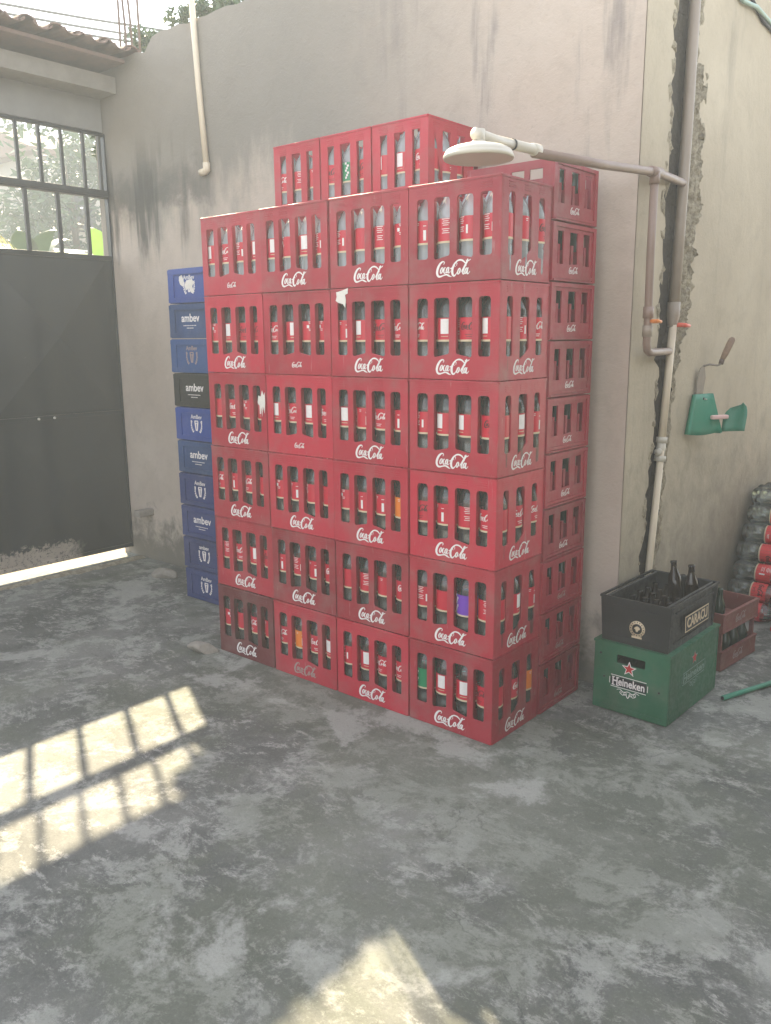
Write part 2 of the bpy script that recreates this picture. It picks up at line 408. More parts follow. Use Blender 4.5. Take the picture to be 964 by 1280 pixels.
# matrices that stand an XY drawing up on a crate's faces (drawing +Z = outward)
def onfront(x, z, y=0): return T(x, y, z) @ RX(R(90))               # faces -Y
def onright(y, z, x=0): return T(x, y, z) @ RZ(R(90)) @ RX(R(90))   # faces +X

# ------------------------------------------------------------------ red bottle crates
def window_loops(W, z0, z1, n, style, wn, wi):
    """openings across a face of width W, centred on 0"""
    out = []
    if style == 'tall':
        cs = {4: (-.345, -.125, .125, .345), 3: (-.30, 0, .30)}[n]
        for i, c in enumerate(cs):
            hw = (wn if i in (0, n-1) else wi)/2; x = c*W
            l = [(x-hw, z0+.006), (x-hw+.006, z0), (x+hw-.006, z0), (x+hw, z0+.006)]
            if n == 4 and i == 1: l = [(x-hw, z0+.002), (x-hw+.006, z0-.004), (x+hw-.004, z0+.008), (x+hw, z0+.014)]
            if n == 4 and i == 2: l = [(x-hw, z0+.014), (x-hw+.004, z0+.008), (x+hw-.006, z0-.004), (x+hw, z0+.002)]
            if n == 3 and i == 1: l = [(x-hw, z0-.008), (x-hw+.004, z0-.012), (x+hw-.004, z0+.022), (x+hw, z0+.03)]
            out.append(l + [(x+hw, z1-.012), (x+hw-.004, z1-.003), (x+hw-.012, z1), (x-hw+.012, z1), (x-hw+.004, z1-.003), (x-hw, z1-.012)])
    else:
        for i in range(n):
            x = (i-(n-1)/2)*W*.29; hw = (wn if i in (0, n-1) else wi)/2
            out.append([(x-hw, z0), (x+hw, z0), (x+hw, z1), (x-hw, z1)])
    return out
TH = .007
def crate_mesh(W, D, H, nf, ns, m, kind='tall'):
    b = MB()
    z0, z1 = (.086, .296) if kind == 'tall' else (.085, .302)
    st = 'tall' if kind == 'tall' else 'square'
    wf = (.051, .070) if nf == 4 else (.046, .062)
    if kind != 'tall': wf = (.040, .060)
    front = poly([rrect(-W/2, .001, W/2, H-.001, .003)] + window_loops(W, z0, z1, nf, st, *wf), TH, .0014)
    ws = (.040, .062) if ns == 3 else (.044, .056)
    side = poly([rrect(-D/2+TH, .001, D/2-TH, H-.001, .002)] + window_loops(D, z0, z1, ns, st, *ws), TH, .0014)
    b.mesh(front, m, onfront(W/2, 0, TH/2)); b.mesh(front, m, onfront(W/2, 0, D-TH/2))
    b.mesh(side, m, onright(D/2, 0, W-TH/2)); b.mesh(side, m, onright(D/2, 0, TH/2))
    b.box(TH, W-TH, TH, D-TH, .008, .014, m)                                   # floor
    nx, ny = nf, ns
    for i in range(1, nx): x = W*i/nx; b.box(x-.0015, x+.0015, TH, D-TH, .014, .11, m)
    for j in range(1, ny): y = D*j/ny; b.box(TH, W-TH, y-.0017, y+.0017, .014, .108, m)
    # posts behind the pillars between openings
    for i in range(1, nx):
        x = W*i/nx
        b.box(x-.006, x+.006, TH, TH+.022, .11, H-.03, m)
        b.box(x-.006, x+.006, D-TH-.022, D-TH, .11, H-.03, m)
    for j in range(1, ny):
        y = D*j/ny; b.box(W-TH-.022, W-TH, y-.006, y+.006, .11, H-.03, m)
    # corner posts and rim lip
    for x in (TH, W-TH-.016):
        for y in (TH, D-TH-.016): b.box(x, x+.016, y, y+.016, .014, H-.012, m)
    for y0_, y1_ in ((-.0025, 0), (D, D+.0025)):
        b.box(.003, W-.003, y0_, y1_, H-.009, H-.002, m); b.box(.003, W-.003, y0_, y1_, .002, .007, m)
    for x0_, x1_ in ((-.0025, 0), (W, W+.0025)):
        b.box(x0_, x1_, .003, D-.003, H-.009, H-.002, m); b.box(x0_, x1_, .003, D-.003, .002, .007, m)
    for y_ in (.0015, D-.0015): b.tube([(0, y_, H-.0045), (W, y_, H-.0045)], .0045, m, 8)
    # short grip ribs moulded above each opening
    if kind == 'tall' or True:
        cs = [(c*W+W/2) for c in ((-.345, -.125, .125, .345) if nf == 4 else (-.29, 0, .29))]
        for c in cs:
            for k in range(3): b.box(c-.024, c+.024, -.0016, 0, H-.022-k*.0085, H-.0195-k*.0085, m)
        cs = [(c*D+D/2) for c in ((-.345, -.125, .125, .345) if ns == 4 else (-.30, 0, .30))]
        for c in cs:
            for k in range(3): b.box(W, W+.0016, c-.022, c+.022, H-.022-k*.0085, H-.0195-k*.0085, m)
    return b.data('crate_body')
def script_mesh(width, M, m=WPRINT):
    vs, fs = script(width); b = MB(); b.add(vs, fs, m, M)
    return b.data('logo')
W2, D2, H2 = .404, .341, .349
CR = {m.name: crate_mesh(W2, D2, H2, 4, 3, m) for m in (RED, REDB, REDC)}
LOGO = {'big': script_mesh(.150, onfront(W2/2+.002, .047)), 'small': script_mesh(.062, onfront(W2/2, .043)),
        'side': script_mesh(.145, onright(D2/2, .047, W2))}
LOGO_FADE = script_mesh(.145, onfront(W2/2, .047), WFADE)
def put(name, me, parent, M=None):
    o = bpy.data.objects.new(name, me); link(o, parent)
    if M is not None: o.matrix_local = M
    return o

# ------------------------------------------------------------------ 2 litre bottles
BP = [(.020, .004), (.040, .0), (.049, .008), (.051, .02), (.051, .10), (.049, .108), (.051, .116), (.051, .215), (.050, .23), (.044, .252), (.033, .274), (.021, .292), (.0145, .305), (.0138, .318)]
b = MB(); b.lathe(BP, PET, seg=20); BODY = b.data('bottle_body')
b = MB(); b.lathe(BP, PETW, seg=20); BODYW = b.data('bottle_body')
b = MB(); b.lathe([(.016, .316), (.016, .333), (.012, .336)], CAPR, seg=14); CAP = b.data('cap')
b = MB(); b.lathe([(.03, .006), (.0475, .012), (.0475, .124)], LIQ, seg=16); COLA = b.data('cola')
LR = .0519
def wrapped(vs, a0, zc, r):
    return [(r*math.cos(a0+x/LR), r*math.sin(a0+x/LR), y+zc) for x, y, z in [(p[0], p[1], p[2]) for p in vs]]
def arc_rect(b, a0, w_, z0, z1, r, m):
    n = max(2, int(w_/.006)); vs = []; fs = []
    for i in range(n+1):
        t = a0+(-w_/2+w_*i/n)/LR
        vs += [(r*math.cos(t), r*math.sin(t), z0), (r*math.cos(t), r*math.sin(t), z1)]
        if i: fs.append((2*i-2, 2*i, 2*i+1, 2*i-1))
    b.add(vs, fs, m)
def label_mesh(base, kind):
    b = MB(); z0, z1 = .130, .210; b.lathe([(LR, z0), (LR, z1)], base, cap=False, seg=28)
    b.lathe([(LR+.0002, z0-.006), (LR+.0002, z0+.001)], CREAM, cap=False, seg=28)
    A = -math.pi/2; r = LR+.0006
    def scr(a0, w_, m, zc=.18):
        vs, fs = script(w_); b.add([(r*math.cos(a0+x/LR), r*math.sin(a0+x/LR), y+zc) for x, y, z in vs], fs, m)
    def lines(a0, zs, w_, m=WPRINT):
        for k, z in enumerate(zs): arc_rect(b, a0, w_*(1-.25*(k % 2)), z, z+.0022, r, m)
    if kind == 'box':
        arc_rect(b, A, .034, .152, .206, r, WPRINT); lines(A+1.2, [.2, .192, .184, .176, .160, .15], .03); lines(A, [.142], .03, CREAM)
    elif kind == 'script':
        scr(A, .074, WPRINT); lines(A, [.148, .141], .03)
    elif kind == 'black':
        scr(A, .074, BPRINT); lines(A, [.148, .141], .034, DKRED)
    elif kind == 'lines':
        lines(A-.1, [.206, .199, .192, .185, .172, .165, .158], .030); arc_rect(b, A+.45, .008, .15, .18, r, WPRINT)
    elif kind == 'bar':
        arc_rect(b, A+.25, .011, .140, .176, r, WPRINT); lines(A-.35, [.2, .194], .012); lines(A+.25, [.190], .012)
    elif kind == 'plain': pass
    elif kind == 'spot':
        lines(A, [.206, .200, .176, .170], .016); arc_rect(b, A-.2, .012, .181, .194, r, WPRINT)
    elif kind == 'blob':
        for k in range(7): arc_rect(b, A-.3+.11*(k % 3), .010, .14+.010*k, .149+.010*k, r+.0001*k, WPRINT)
    return b.data('label')
LAB = {'box': (label_mesh(LRED, 'box'), 'white-panelled red label'), 'script': (label_mesh(LRED, 'script'), 'red label, white script'),
       'black': (label_mesh(LRED, 'black'), 'red label, black script'), 'lines': (label_mesh(LRED, 'lines'), 'red small-print label'),
       'bar': (label_mesh(LRED, 'bar'), 'red barcode label'), 'plain': (label_mesh(LRED, 'plain'), 'plain red label'),
       'spot': (label_mesh(LRED, 'spot'), 'red speckled label'), 'green': (label_mesh(LGREEN, 'blob'), 'green label'),
       'orange': (label_mesh(LORANGE, 'bar'), 'orange label'), 'purple': (label_mesh(LPURPLE, 'blob'), 'purple label')}
rb = random.Random(3)
ORD = ['first', 'second', 'third', 'fourth']
def bottle(x, y, z, st, label, group, face=0):
    o = empty('soda_bottle', (x, y, z), label, 'bottle', group, rz=face+rb.uniform(-.45, .45))
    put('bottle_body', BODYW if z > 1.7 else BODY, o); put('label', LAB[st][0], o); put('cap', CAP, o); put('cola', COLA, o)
    return o
# label styles seen through the openings, per column (left to right) and layer (top to bottom)
STY = {
 0: ['box script lines box', 'spot box black black', 'plain script spot box', 'script bar script box', 'lines script box black', 'spot plain script bar'],
 1: ['box spot box lines', 'script box spot spot', 'box script box script', 'spot bar spot plain', 'bar lines bar script', 'script orange script box'],
 2: ['lines plain lines spot', 'bar box black script', 'box bar script bar', 'spot bar bar orange', 'plain lines bar script', 'lines box script script'],
 3: ['bar lines lines lines', 'script box black box', 'lines box box black', 'black bar lines script', 'lines plain purple lines', 'green box box black'],
}
SIDE = ['script bar black', 'spot lines script', 'script box bar', 'spot script script', 'script box bar', 'box script orange']
COLN = ['leftmost front column', 'second front column', 'third front column', 'corner column']
LAYN = ['top layer', 'second layer down', 'third layer down', 'third layer up', 'second layer up', 'bottom layer']
PX = .4105
rc = random.Random(11)
def red_crate(x, y, z, m, label, logos, group, dz=0):
    o = empty('bottle_crate', (x, y, z), label, 'crate', group, rz=dz)
    put('crate_body', CR[m.name], o)
    for lg in logos: put('logo', LOGO_FADE if lg == 'fade' else LOGO[lg], o)
    return o
crates = {}
for c in range(4):
    for L in range(6):                                  # L = 0 top
        x = -(4-c)*PX+.003; z = (5-L)*.35; y = rc.uniform(0, .009)
        x += rc.uniform(-.002, .002); rzc = R(rc.uniform(-.3, .3))
        m = RED
        extra = ''
        if c == 0 and L == 5: m = REDC; extra = 'maroon '
        elif rc.random() < .3: m = REDB
        lg = ['big']
        if (c, L) in ((0, 0), (1, 1), (1, 2)): lg = ['small']
        if (c, L) == (1, 5): lg = ['fade']
        if c == 3: lg.append('side')
        lab = f"{extra or 'red '}slotted bottle crate with {'small ' if lg[0] == 'small' else 'faded ' if lg[0] == 'fade' else ''}white script, {LAYN[L]} of the {COLN[c]}"
        crates[(c, L)] = o = red_crate(x, y, z, m, lab, lg, 'red cola crates in the front row', rzc)
        st = STY[c][L].split()
        for i in range(4):
            bx = x+W2*(i+.5)/4; tp = LAB[st[i]][1]
            bottle(bx, y+.062, z+.015, st[i], f"bottle, {tp}, {ORD[i]} from left, {LAYN[L]}, {COLN[c]}", 'cola bottles in the red crates')
        for j in range(1, 3):
            n = 4 if j == 1 else (1 if c == 3 else 0)
            for i in range(n):
                side = (c == 3 and (i == 3 or j == 2))
                ii = 3 if j == 2 else i
                s2 = SIDE[L].split()[j] if side else rb.choice(['plain', 'script', 'box', 'lines'])
                rowd = f"{'middle' if j == 1 else 'far'} right side opening" if side else f"second row behind the {ORD[i]} opening"
                bottle(x+W2*(ii+.5)/4, y+D2*(j+.5)/3, z+.015, s2, f"bottle, {rowd}, {LAYN[L]}, {COLN[c]}",
                       'cola bottles in the red crates', R(90) if side else 0)
# torn stickers stuck to two of the crates (parts of the crates)
def torn(name, outline, M, parent, m=STICK):
    b = MB(); b.mesh(poly([outline], .0008), m, M); return b.build(name, parent)
torn('torn_sticker', [(0, 0), (.014, -.008), (.040, -.014), (.052, -.03), (.056, .002), (.052, .022), (.066, .026), (.068, .048), (.048, .042), (.02, .036), (.003, .034), (.006, .016)], onfront(.032, .302, -.0035), crates[(2, 1)])
torn('torn_sticker', [(0, 0), (.012, -.012), (.014, -.05), (.022, -.015), (.028, -.06), (.034, -.01), (.044, -.045), (.05, .0), (.05, .05), (.04, .036), (.032, .058), (.022, .03), (.006, .034)], onfront(W2-.052, .218, -.0035), crates[(0, 2)])

# hidden second row that carries the top crates
for c in range(4):
    for L in range(6):
        if c == 0 and L < 4: continue
        x = -2.105+c*.4105+(.012 if c == 0 else .02); z = (5-L)*.35
        red_crate(x, .356, z, REDB if (c+L) % 3 else RED,
                  f"red slotted crate in the row behind, {['leftmost', 'second', 'third', 'rightmost'][c]} rear column, {LAYN[L]}", [], 'red crates in the rear row')
# top crates, turned a quarter and of a squarer pattern
WT, DT, HT = .306, .365, .352
TOPM = crate_mesh(WT, DT, HT, 3, 4, RED, 'square')
for i, (st, tp) in enumerate((('script lines bar', 'left'), ('black green black', 'middle'), ('box box script', 'right'))):
    x = -1.552+i*.3145
    o = empty('bottle_crate', (x, .393, 2.101), f"red crate with three front openings, {tp} of the three topmost crates", 'crate', 'topmost crates on the rear row')
    put('crate_body', TOPM, o)
    for k, s in enumerate(st.split()):
        bottle(x+WT*(k+.5)/3, .393+.058, 2.116, s, f"clear bottle, {LAB[s][1]}, {ORD[k]} front opening of the {tp} topmost crate", 'cola bottles in the topmost crates')
        s2 = rb.choice(['plain', 'lines', 'script'])
        bottle(x+WT*(k+.5)/3, .393+.15, 2.116, 'script' if (i == 2 and k == 2) else s2, f"clear bottle, second from front, {ORD[k]} file of the {tp} topmost crate", 'cola bottles in the topmost crates', R(90) if k == 2 else 0)
    if i == 2:
        for j in (2, 3):
            bottle(x+WT*2.5/3, .393+DT*(j+.5)/4, 2.116, 'spot', f"clear bottle in the {ORD[j]} right side opening of the right topmost crate", 'cola bottles in the topmost crates', R(90))

# ------------------------------------------------------------------ short crates of glass bottles, right rear column
WS, DS, HS = .385, .349, .2185
def small_crate_mesh():
    b = MB(); m = REDS
    hs = []
    for i in range(3):
        x = (i-1)*.105; hw = (.022, .032, .026)[i]
        hs.append([(x-hw, .066), (x+hw, .066+(.004 if i == 1 else 0)), (x+hw, .186), (x-hw, .186)])
    side = poly([rrect(-DS/2, .001, DS/2, HS-.001, .002)] + hs, TH, .0012)
    fr = poly([rrect(-WS/2+TH, .001, WS/2-TH, HS-.001, .002)] + [[(x-.028, .066), (x+.028, .066), (x+.028, .186), (x-.028, .186)] for x in (-.12, -.04, .04, .12)], TH, .0012)
    b.mesh(side, m, onright(DS/2, 0, WS-TH/2)); b.mesh(side, m, onright(DS/2, 0, TH/2))
    b.mesh(fr, m, onfront(WS/2, 0, TH/2)); b.mesh(fr, m, onfront(WS/2, 0, DS-TH/2))
    b.box(TH, WS-TH, TH, DS-TH, .006, .011, m)
    # raised frame around the recessed side panel, lower lip
    b.box(WS, WS+.006, 0, .022, .004, HS-.004, m); b.box(WS, WS+.006, DS-.022, DS, .004, HS-.004, m)
    b.box(WS, WS+.006, .022, DS-.022, HS-.018, HS-.004, m); b.box(WS, WS+.005, .022, DS-.022, .012, .024, m)
    b.box(WS, WS+.009, .010, DS-.010, .003, .0095, m)
    for i in range(3):                                        # half-height posts seen inside the openings
        y = DS/2+(i-1)*.105; b.box(WS-TH-.012, WS-TH-.003, y-.002, y+.014, .011, .140, m)
    for i in range(1, 4): b.box(WS*i/4-.002, WS*i/4+.002, TH, DS-TH, .011, .12, m)
    for j in range(1, 3): b.box(TH, WS-TH, DS*j/3-.002, DS*j/3+.002, .011, .12, m)
    return b.data('crate_body')
SCM = small_crate_mesh(); SLG = script_mesh(.070, onright(DS/2, .045, WS+.0002)); SLGF = script_mesh(.066, onright(DS/2, .045, WS+.0002), WFADE)
GB = [(.026, 0), (.028, .004), (.028, .10), (.026, .118), (.014, .150), (.0125, .178), (.014, .182), (.014, .190), (.011, .192)]
b = MB(); b.lathe(GB, DGLASS, seg=14); GBM = b.data('glass_bottle')
SN = ['topmost', 'second from top', 'third from top', 'fourth from top', 'fifth from top', 'fifth from floor', 'fourth from floor', 'third from floor', 'second from floor', 'lowest']
for k in range(10):
    z = (9-k)*.22; x = -WS-.004+rc.uniform(-.002, .001); y = .352+rc.uniform(-.001, .003)
    o = empty('short_crate', (x, y, z), f"short red three-slot crate, {SN[k]} in the recessed right rear column", 'crate', 'short red crates in the right rear column')
    put('crate_body', SCM, o); put('logo', SLGF if k in (8, 9, 7) else SLG, o)
    for j in range(3):
        g = put('glass_bottle', GBM, None, T(x+WS-.052, y+DS/2+(j-1)*.105-.012, z+.012))
        tag(g, f"dark bottle, {['near', 'middle', 'far'][j]} slot, short red crate {SN[k]} of its column", 'bottle', 'dark bottles in the short crates')

# ------------------------------------------------------------------ stack of blue crates
WB, DB, HB = .375, .355, .193
def blue_mesh(m):
    b = MB(); t = .010
    b.mesh(poly([rrect(-WB/2, .002, WB/2, HB-.001, .004)], t, .002), m, onfront(WB/2, 0, t/2))
    b.mesh(poly([rrect(-WB/2, .002, WB/2, HB-.001, .004)], t, .002), m, onfront(WB/2, 0, DB-t/2))
    b.box(.001, t, t, DB-t, .002, HB-.001, m); b.box(WB-t, WB-.001, t, DB-t, .002, HB-.001, m)
    b.box(t, WB-t, t, DB-t, .006, .012, m)
    # raised frame round the printed panel
    b.box(.0, WB, -.007, 0, HB-.030, HB-.006, m); b.box(.0, WB, -.007, 0, .006, .030, m)
    b.box(.0, .050, -.006, 0, .030, HB-.030, m); b.box(WB-.05, WB, -.006, 0, .030, HB-.030, m)
    b.box(.055, WB-.055, -.010, -.0072, .027, .031, m); b.box(.055, WB-.055, -.010, -.0072, HB-.034, HB-.030, m)
    return b.data('crate_body')
BM = {m.name: blue_mesh(m) for m in (BLUE, NAVY, STEEL, BLACKP)}
def leafshape(b, cx_, cy_, L, w_, ang, m, M):
    pts = [(0, 0, 0), (L*.5, w_/2, 0), (L, 0, 0), (L*.5, -w_/2, 0)]
    ca, sa = math.cos(ang), math.sin(ang)
    b.add([(cx_+x*ca-y*sa, cy_+x*sa+y*ca, z) for x, y, z in pts], [(0, 3, 2, 1)], m, M)
def emblem(word, m=WPRINT, sticker=False):
    b = MB(); M = onfront(WB/2, HB/2, -.0012)
    b.mesh(text(word, .034, .012, ext=.0006), m, M @ T(0, .044, 0))
    for s in (-1, 1):
        for k in range(6):
            t = R(-68+k*24); px = s*(.030+.012*math.cos(t)); py = -.012+.038*math.sin(t)
            leafshape(b, px, py, .018, .009, R(90)+s*(-t*.9-R(28)) if s > 0 else R(90)+(t*.9+R(28)), m, M)
            leafshape(b, px, py, .014, .007, (R(90)-t-R(80)) if s > 0 else (R(90)+t+R(80)), m, M @ T(0, 0, .0001))
    # tapered tankard of the emblem
    b.mesh(poly([[(-.016, .024), (-.018, .012), (-.009, -.036), (.009, -.036), (.018, .012), (.016, .024)], [(-.004, .006), (.004, .006), (.002, -.026), (-.002, -.026)], [(-.009, .018), (-.009, .011), (.009, .011), (.009, .018)]], .0006), m, M)
    if sticker:
        b.mesh(poly([[(-.085, .052), (-.06, .06), (-.045, .03), (-.055, -.004), (-.078, .008), (-.088, .03)]], .0008), STICK, M @ T(0, 0, .0006))
        b.mesh(poly([[(-.02, .035), (.03, .04), (.045, .02), (.03, .0), (.048, -.03), (.02, -.035), (.0, -.01), (-.03, -.02), (-.04, .01)]], .0008), STICK, M @ T(0, -.006, .0006))
    return b.data('logo')
def wordmark():
    b = MB(); M = onfront(WB/2, HB/2, -.0012)
    b.mesh(text('ambev', .062, .018, ext=.0006), WPRINT, M @ T(0, .016, 0))
    for j, (n, y) in enumerate(((11, -.024), (6, -.038))):
        x = -n*.0058
        for k in range(n):
            w_ = (.007, .009, .005)[k % 3]; b.box(x, x+w_, y-.0022, y+.0022, 0, .0006, WPRINT, M); x += w_+.0035
    return b.data('logo')
EM = {'A': emblem('AmBev'), 'S': emblem('AmBev', WPRINT, True), 'a': emblem('ambev'), 'F': emblem('AmBev', WFADE), 'W': wordmark()}
seq = [('S', BLUE), ('W', STEEL), ('F', STEEL), ('W', BLACKP), ('A', BLUE), ('W', STEEL), ('A', NAVY), ('W', NAVY), ('a', NAVY), ('A', NAVY)]
dsc = ['bright blue crate with a torn white sticker over its emblem, top of the blue stack', 'steel blue crate with white lettering, just above the faded emblem crate',
       'steel blue crate with a faded emblem, just above the black crate', 'black crate with white lettering in the middle of the blue stack',
       'bright blue crate with white laurel emblem, just below the black crate', 'steel blue crate with white lettering, second below the black crate',
       'navy crate with white laurel emblem, fourth from the floor in the blue stack', 'navy crate with white lettering, third from the floor in the blue stack',
       'navy crate with small laurel emblem, second from the floor in the blue stack', 'navy crate with laurel emblem at the bottom of the blue stack']
for k, (lg, m) in enumerate(seq):
    o = empty('beer_crate', (-2.512-(9-k)*.002+rc.uniform(-.003, .003), .445+rc.uniform(0, .006), (9-k)*.1945), dsc[k], 'crate', 'crates of the blue stack')
    put('crate_body', BM[m.name], o); put('logo', EM[lg], o)

# ------------------------------------------------------------------ green crate with the black crate on it
HX, HY, HW, HD, HH = .131, .583, .331, .515, .302
g = empty('green_beer_crate', (HX, HY, 0), 'large green beer crate on the floor under the black crate', 'crate', rz=R(-1.5))
b = MB(); t = .012
slot = rrect(-.062, .222, .060, .258, .004)
b.mesh(poly([rrect(-HW/2, .004, HW/2, HH, .006), slot], t, .003), GREENP, onfront(HW/2, 0, t/2))
b.mesh(poly([rrect(-HW/2, .004, HW/2, HH, .006), slot], t, .003), GREENP, onfront(HW/2, 0, HD-t/2))
b.mesh(poly([rrect(-HD/2+t, .004, HD/2-t, HH, .004)], t, .003), GREENP, onright(HD/2, 0, HW-t/2))
b.mesh(poly([rrect(-HD/2+t, .004, HD/2-t, HH, .004)], t, .003), GREENP, onright(HD/2, 0, t/2))
b.box(t, HW-t, t, HD-t, .012, .02, GREENP)
b.box(.02, HW-.02, -.004, 0, .022, .030, GREENP); b.box(-.003, HW+.003, -.003, HD+.003, HH-.006, HH+.004, GREENP)
for i in range(1, 5): b.box(HW*i/5-.002, HW*i/5+.002, t, HD-t, .02, .2, GREENP)
for x, z in ((.05, .15), (HW-.04, .14), (.03, .25)): b.lathe([(.005, 0), (.004, .002)], BPRINT, onfront(x, z, -.0005), seg=8)
b.build('crate_body', g)
def star(r, r2=.42, n=5):
    return [((r if k % 2 == 0 else r*r2)*math.sin(math.pi*k/n), (r if k % 2 == 0 else r*r2)*math.cos(math.pi*k/n)) for k in range(2*n)]
def hlogo(M, w_, wm, blk=True):
    b = MB()
    b.mesh(poly([star(.034)], .0008), wm, M @ T(0, .066, 0)); b.mesh(poly([star(.025)], .0008), REDPR, M @ T(0, .066, .0006))
    h = .040
    if blk: b.box(-w_/2, w_/2, -h/2, h/2, 0, .0006, BPRINT, M)
    for y in (h/2+.004, -h/2-.006): b.box(-w_/2, w_/2, y, y+.0028, 0, .0007, wm, M)
    for x in (-w_/2-.007, w_/2+.0045): b.box(x, x+.0026, -h/2+.006, h/2-.006, 0, .0007, wm, M)
    me = text('Heineken', .0475, .020, ext=.0006); xs = [v.co.x for v in me.vertices]; k = (w_-.014)/(max(xs)-min(xs))
    for v in me.vertices: v.co.x *= k
    b.mesh(me, wm, M @ T(0, 0, .0009))
    # slab serifs on the H
    x0 = -(w_-.014)/2
    for sx in (.002, .021):
        for y in (.0155, -.0185): b.box(x0+sx-.004, x0+sx+.009, y, y+.0035, .0009, .0016, wm, M)
    # scrollwork under the banner
    sw = [[(-.05, -.036, .002), (-.035, -.031, .003), (-.02, -.040, .003), (0, -.034, .003), (.02, -.040, .003), (.035, -.031, .003), (.05, -.036, .002)],
          [(-.036, -.046, .002), (-.022, -.054, .003), (-.010, -.046, .003), (0, -.062, .004), (.010, -.046, .003), (.022, -.054, .003), (.036, -.046, .002)],
          ell(-.012, -.046, .007, .006, .002, .002), ell(.012, -.046, .007, .006, .002, .002), ell(-.030, -.042, .005, .005, .002, .002), ell(.030, -.042, .005, .005, .002, .002)]
    vs, fs = ribbons(sw, 4); b.add(vs, fs, wm, M @ T(0, 0, .0003))
    return b
hlogo(onfront(HW/2-.006, .142, -.0008), .156, WPRINT).build('logo', g)
hlogo(onright(HD/2-.01, .165, HW+.0008), .230, GFADE, False).build('faded_logo', g)

KZ = .284
k_ = empty('black_beer_crate', (HX+.014, HY+.008, KZ), 'open black beer crate full of dark bottles, on top of the green crate', 'crate', rz=R(-1.5))
KW, KD, KH = .306, .490, .216
b = MB(); t = .010
def taper_panel(w0, w1, h, M):
    me = poly([[(-w0/2, 0), (w0/2, 0), (w1/2, h), (-w1/2, h)]], t, .002); b.mesh(me, BLACKP, M)
tl = math.atan(.010/KH)
b2 = []
taper_panel(KW-.02, KW, KH, T(KW/2, t/2+.010, 0) @ RX(R(90)+tl)); taper_panel(KW-.02, KW, KH, T(KW/2, KD-t/2-.010, 0) @ RX(R(90)-tl))
taper_panel(KD-.04, KD-.02, KH, T(KW-t/2-.010, KD/2, 0) @ RZ(R(90)) @ RX(R(90)-tl) if False else T(KW-t/2-.010, KD/2, 0) @ RZ(R(90)) @ RX(R(90)-tl))
taper_panel(KD-.04, KD-.02, KH, T(t/2+.010, KD/2, 0) @ RZ(R(90)) @ RX(R(90)+tl))
b.box(.02, KW-.02, .02, KD-.02, .004, .010, BLACKP)
b.box(-.002, KW+.002, -.003, .006, KH-.007, KH+.002, BLACKP); b.box(-.002, KW+.002, KD-.006, KD+.003, KH-.007, KH+.002, BLACKP)
b.box(-.003, .006, .006, KD-.006, KH-.007, KH+.002, BLACKP); b.box(KW-.006, KW+.003, .006, KD-.006, KH-.007, KH+.002, BLACKP)
for z in (.052, .180):
    b.box(.055, KW-.055, -.001+(.006 if z < .1 else 0), .008, z, z+.004, BLACKP); b.box(KW-.008, KW+.001-(.006 if z < .1 else 0), .055, KD-.055, z, z+.004, BLACKP)
for i in range(1, 5): b.box(KW*i/5-.0015, KW*i/5+.0015, .02, KD-.02, .01, .13, BLACKP)
for j in range(1, 6): b.box(.02, KW-.02, KD*j/6-.0015, KD*j/6+.0015, .01, .13, BLACKP)
b.build('crate_body', k_)
M = T(KW+.0005, KD/2+.02, .112) @ RZ(R(90)) @ RX(R(90)-tl)
b = MB(); b.box(-.122, .122, -.034, .034, 0, .0012, CREAM, M); b.box(-.117, .117, -.029, .029, .0012, .0016, BPRINT, M)
me = text('CARACU', .058, .03, ext=.0006); xs = [v.co.x for v in me.vertices]; kk = .212/(max(xs)-min(xs))
for v in me.vertices: v.co.x *= kk
b.mesh(me, CREAM, M @ T(0, 0, .0022)); b.build('logo_plate', k_)
M = onfront(KW/2+.012, .100, .0035) @ RX(-tl*0)
b = MB(); b.lathe([(.034, 0), (.034, .0012)], CREAM, M, seg=28); b.lathe([(.0215, .0012), (.0215, .0018)], BPRINT, M, seg=24)
b.mesh(poly([[(-.010, .006), (-.004, .010), (.002, .012), (.010, .008), (.013, .0), (.006, -.004), (.003, -.012), (-.004, -.012), (-.006, -.003), (-.013, .0)]], .0006), CREAM, M @ T(0, 0, .0022))
for q in range(16):
    t_ = R(22.5*q); b.box(-.0016, .0016, .0255, .0305, .0013, .0017, BPRINT, M @ RZ(t_))
b.box(-.022, .022, -.040, -.031, .0012, .0017, CREAM, M); b.build('round_emblem', k_)
# dark bottles in the black crate
AB = [(.027, 0), (.0295, .004), (.0295, .115), (.026, .135), (.015, .165), (.0125, .192), (.0142, .195), (.0142, .203), (.011, .204)]
b = MB(); b.lathe(AB, AGLASS, seg=12); ABM = b.data('beer_bottle')
Rz = RZ(R(-1.5)); base = T(HX+.014, HY+.008, KZ)
for j in range(6):
    for i in range(5):
        if j == 4 and i in (2, 3): continue
        p = base @ Rz @ Vector((.032+KW*.72*i/4+.011, .050+(KD-.10)*j/5, .011))
        o = put('beer_bottle', ABM, None, T(*p) @ Matrix.Diagonal((.88, .88, .80, 1)))
        tag(o, 'empty dark brown bottle standing upright among others inside the black crate', 'bottle', 'upright bottles inside the black crate')
for (px, py, ax, az, lb) in ((.165, .395, -.06, -.16, 'brown bottle leaning out of the black crate, left of the pair'), (.235, .385, .04, -.05, 'brown bottle standing out of the black crate, right of the pair')):
    p = base @ Rz @ Vector((px, py, .100))
    o = put('beer_bottle', ABM, None, T(*p) @ RY(az) @ RX(ax)); tag(o, lb, 'bottle')

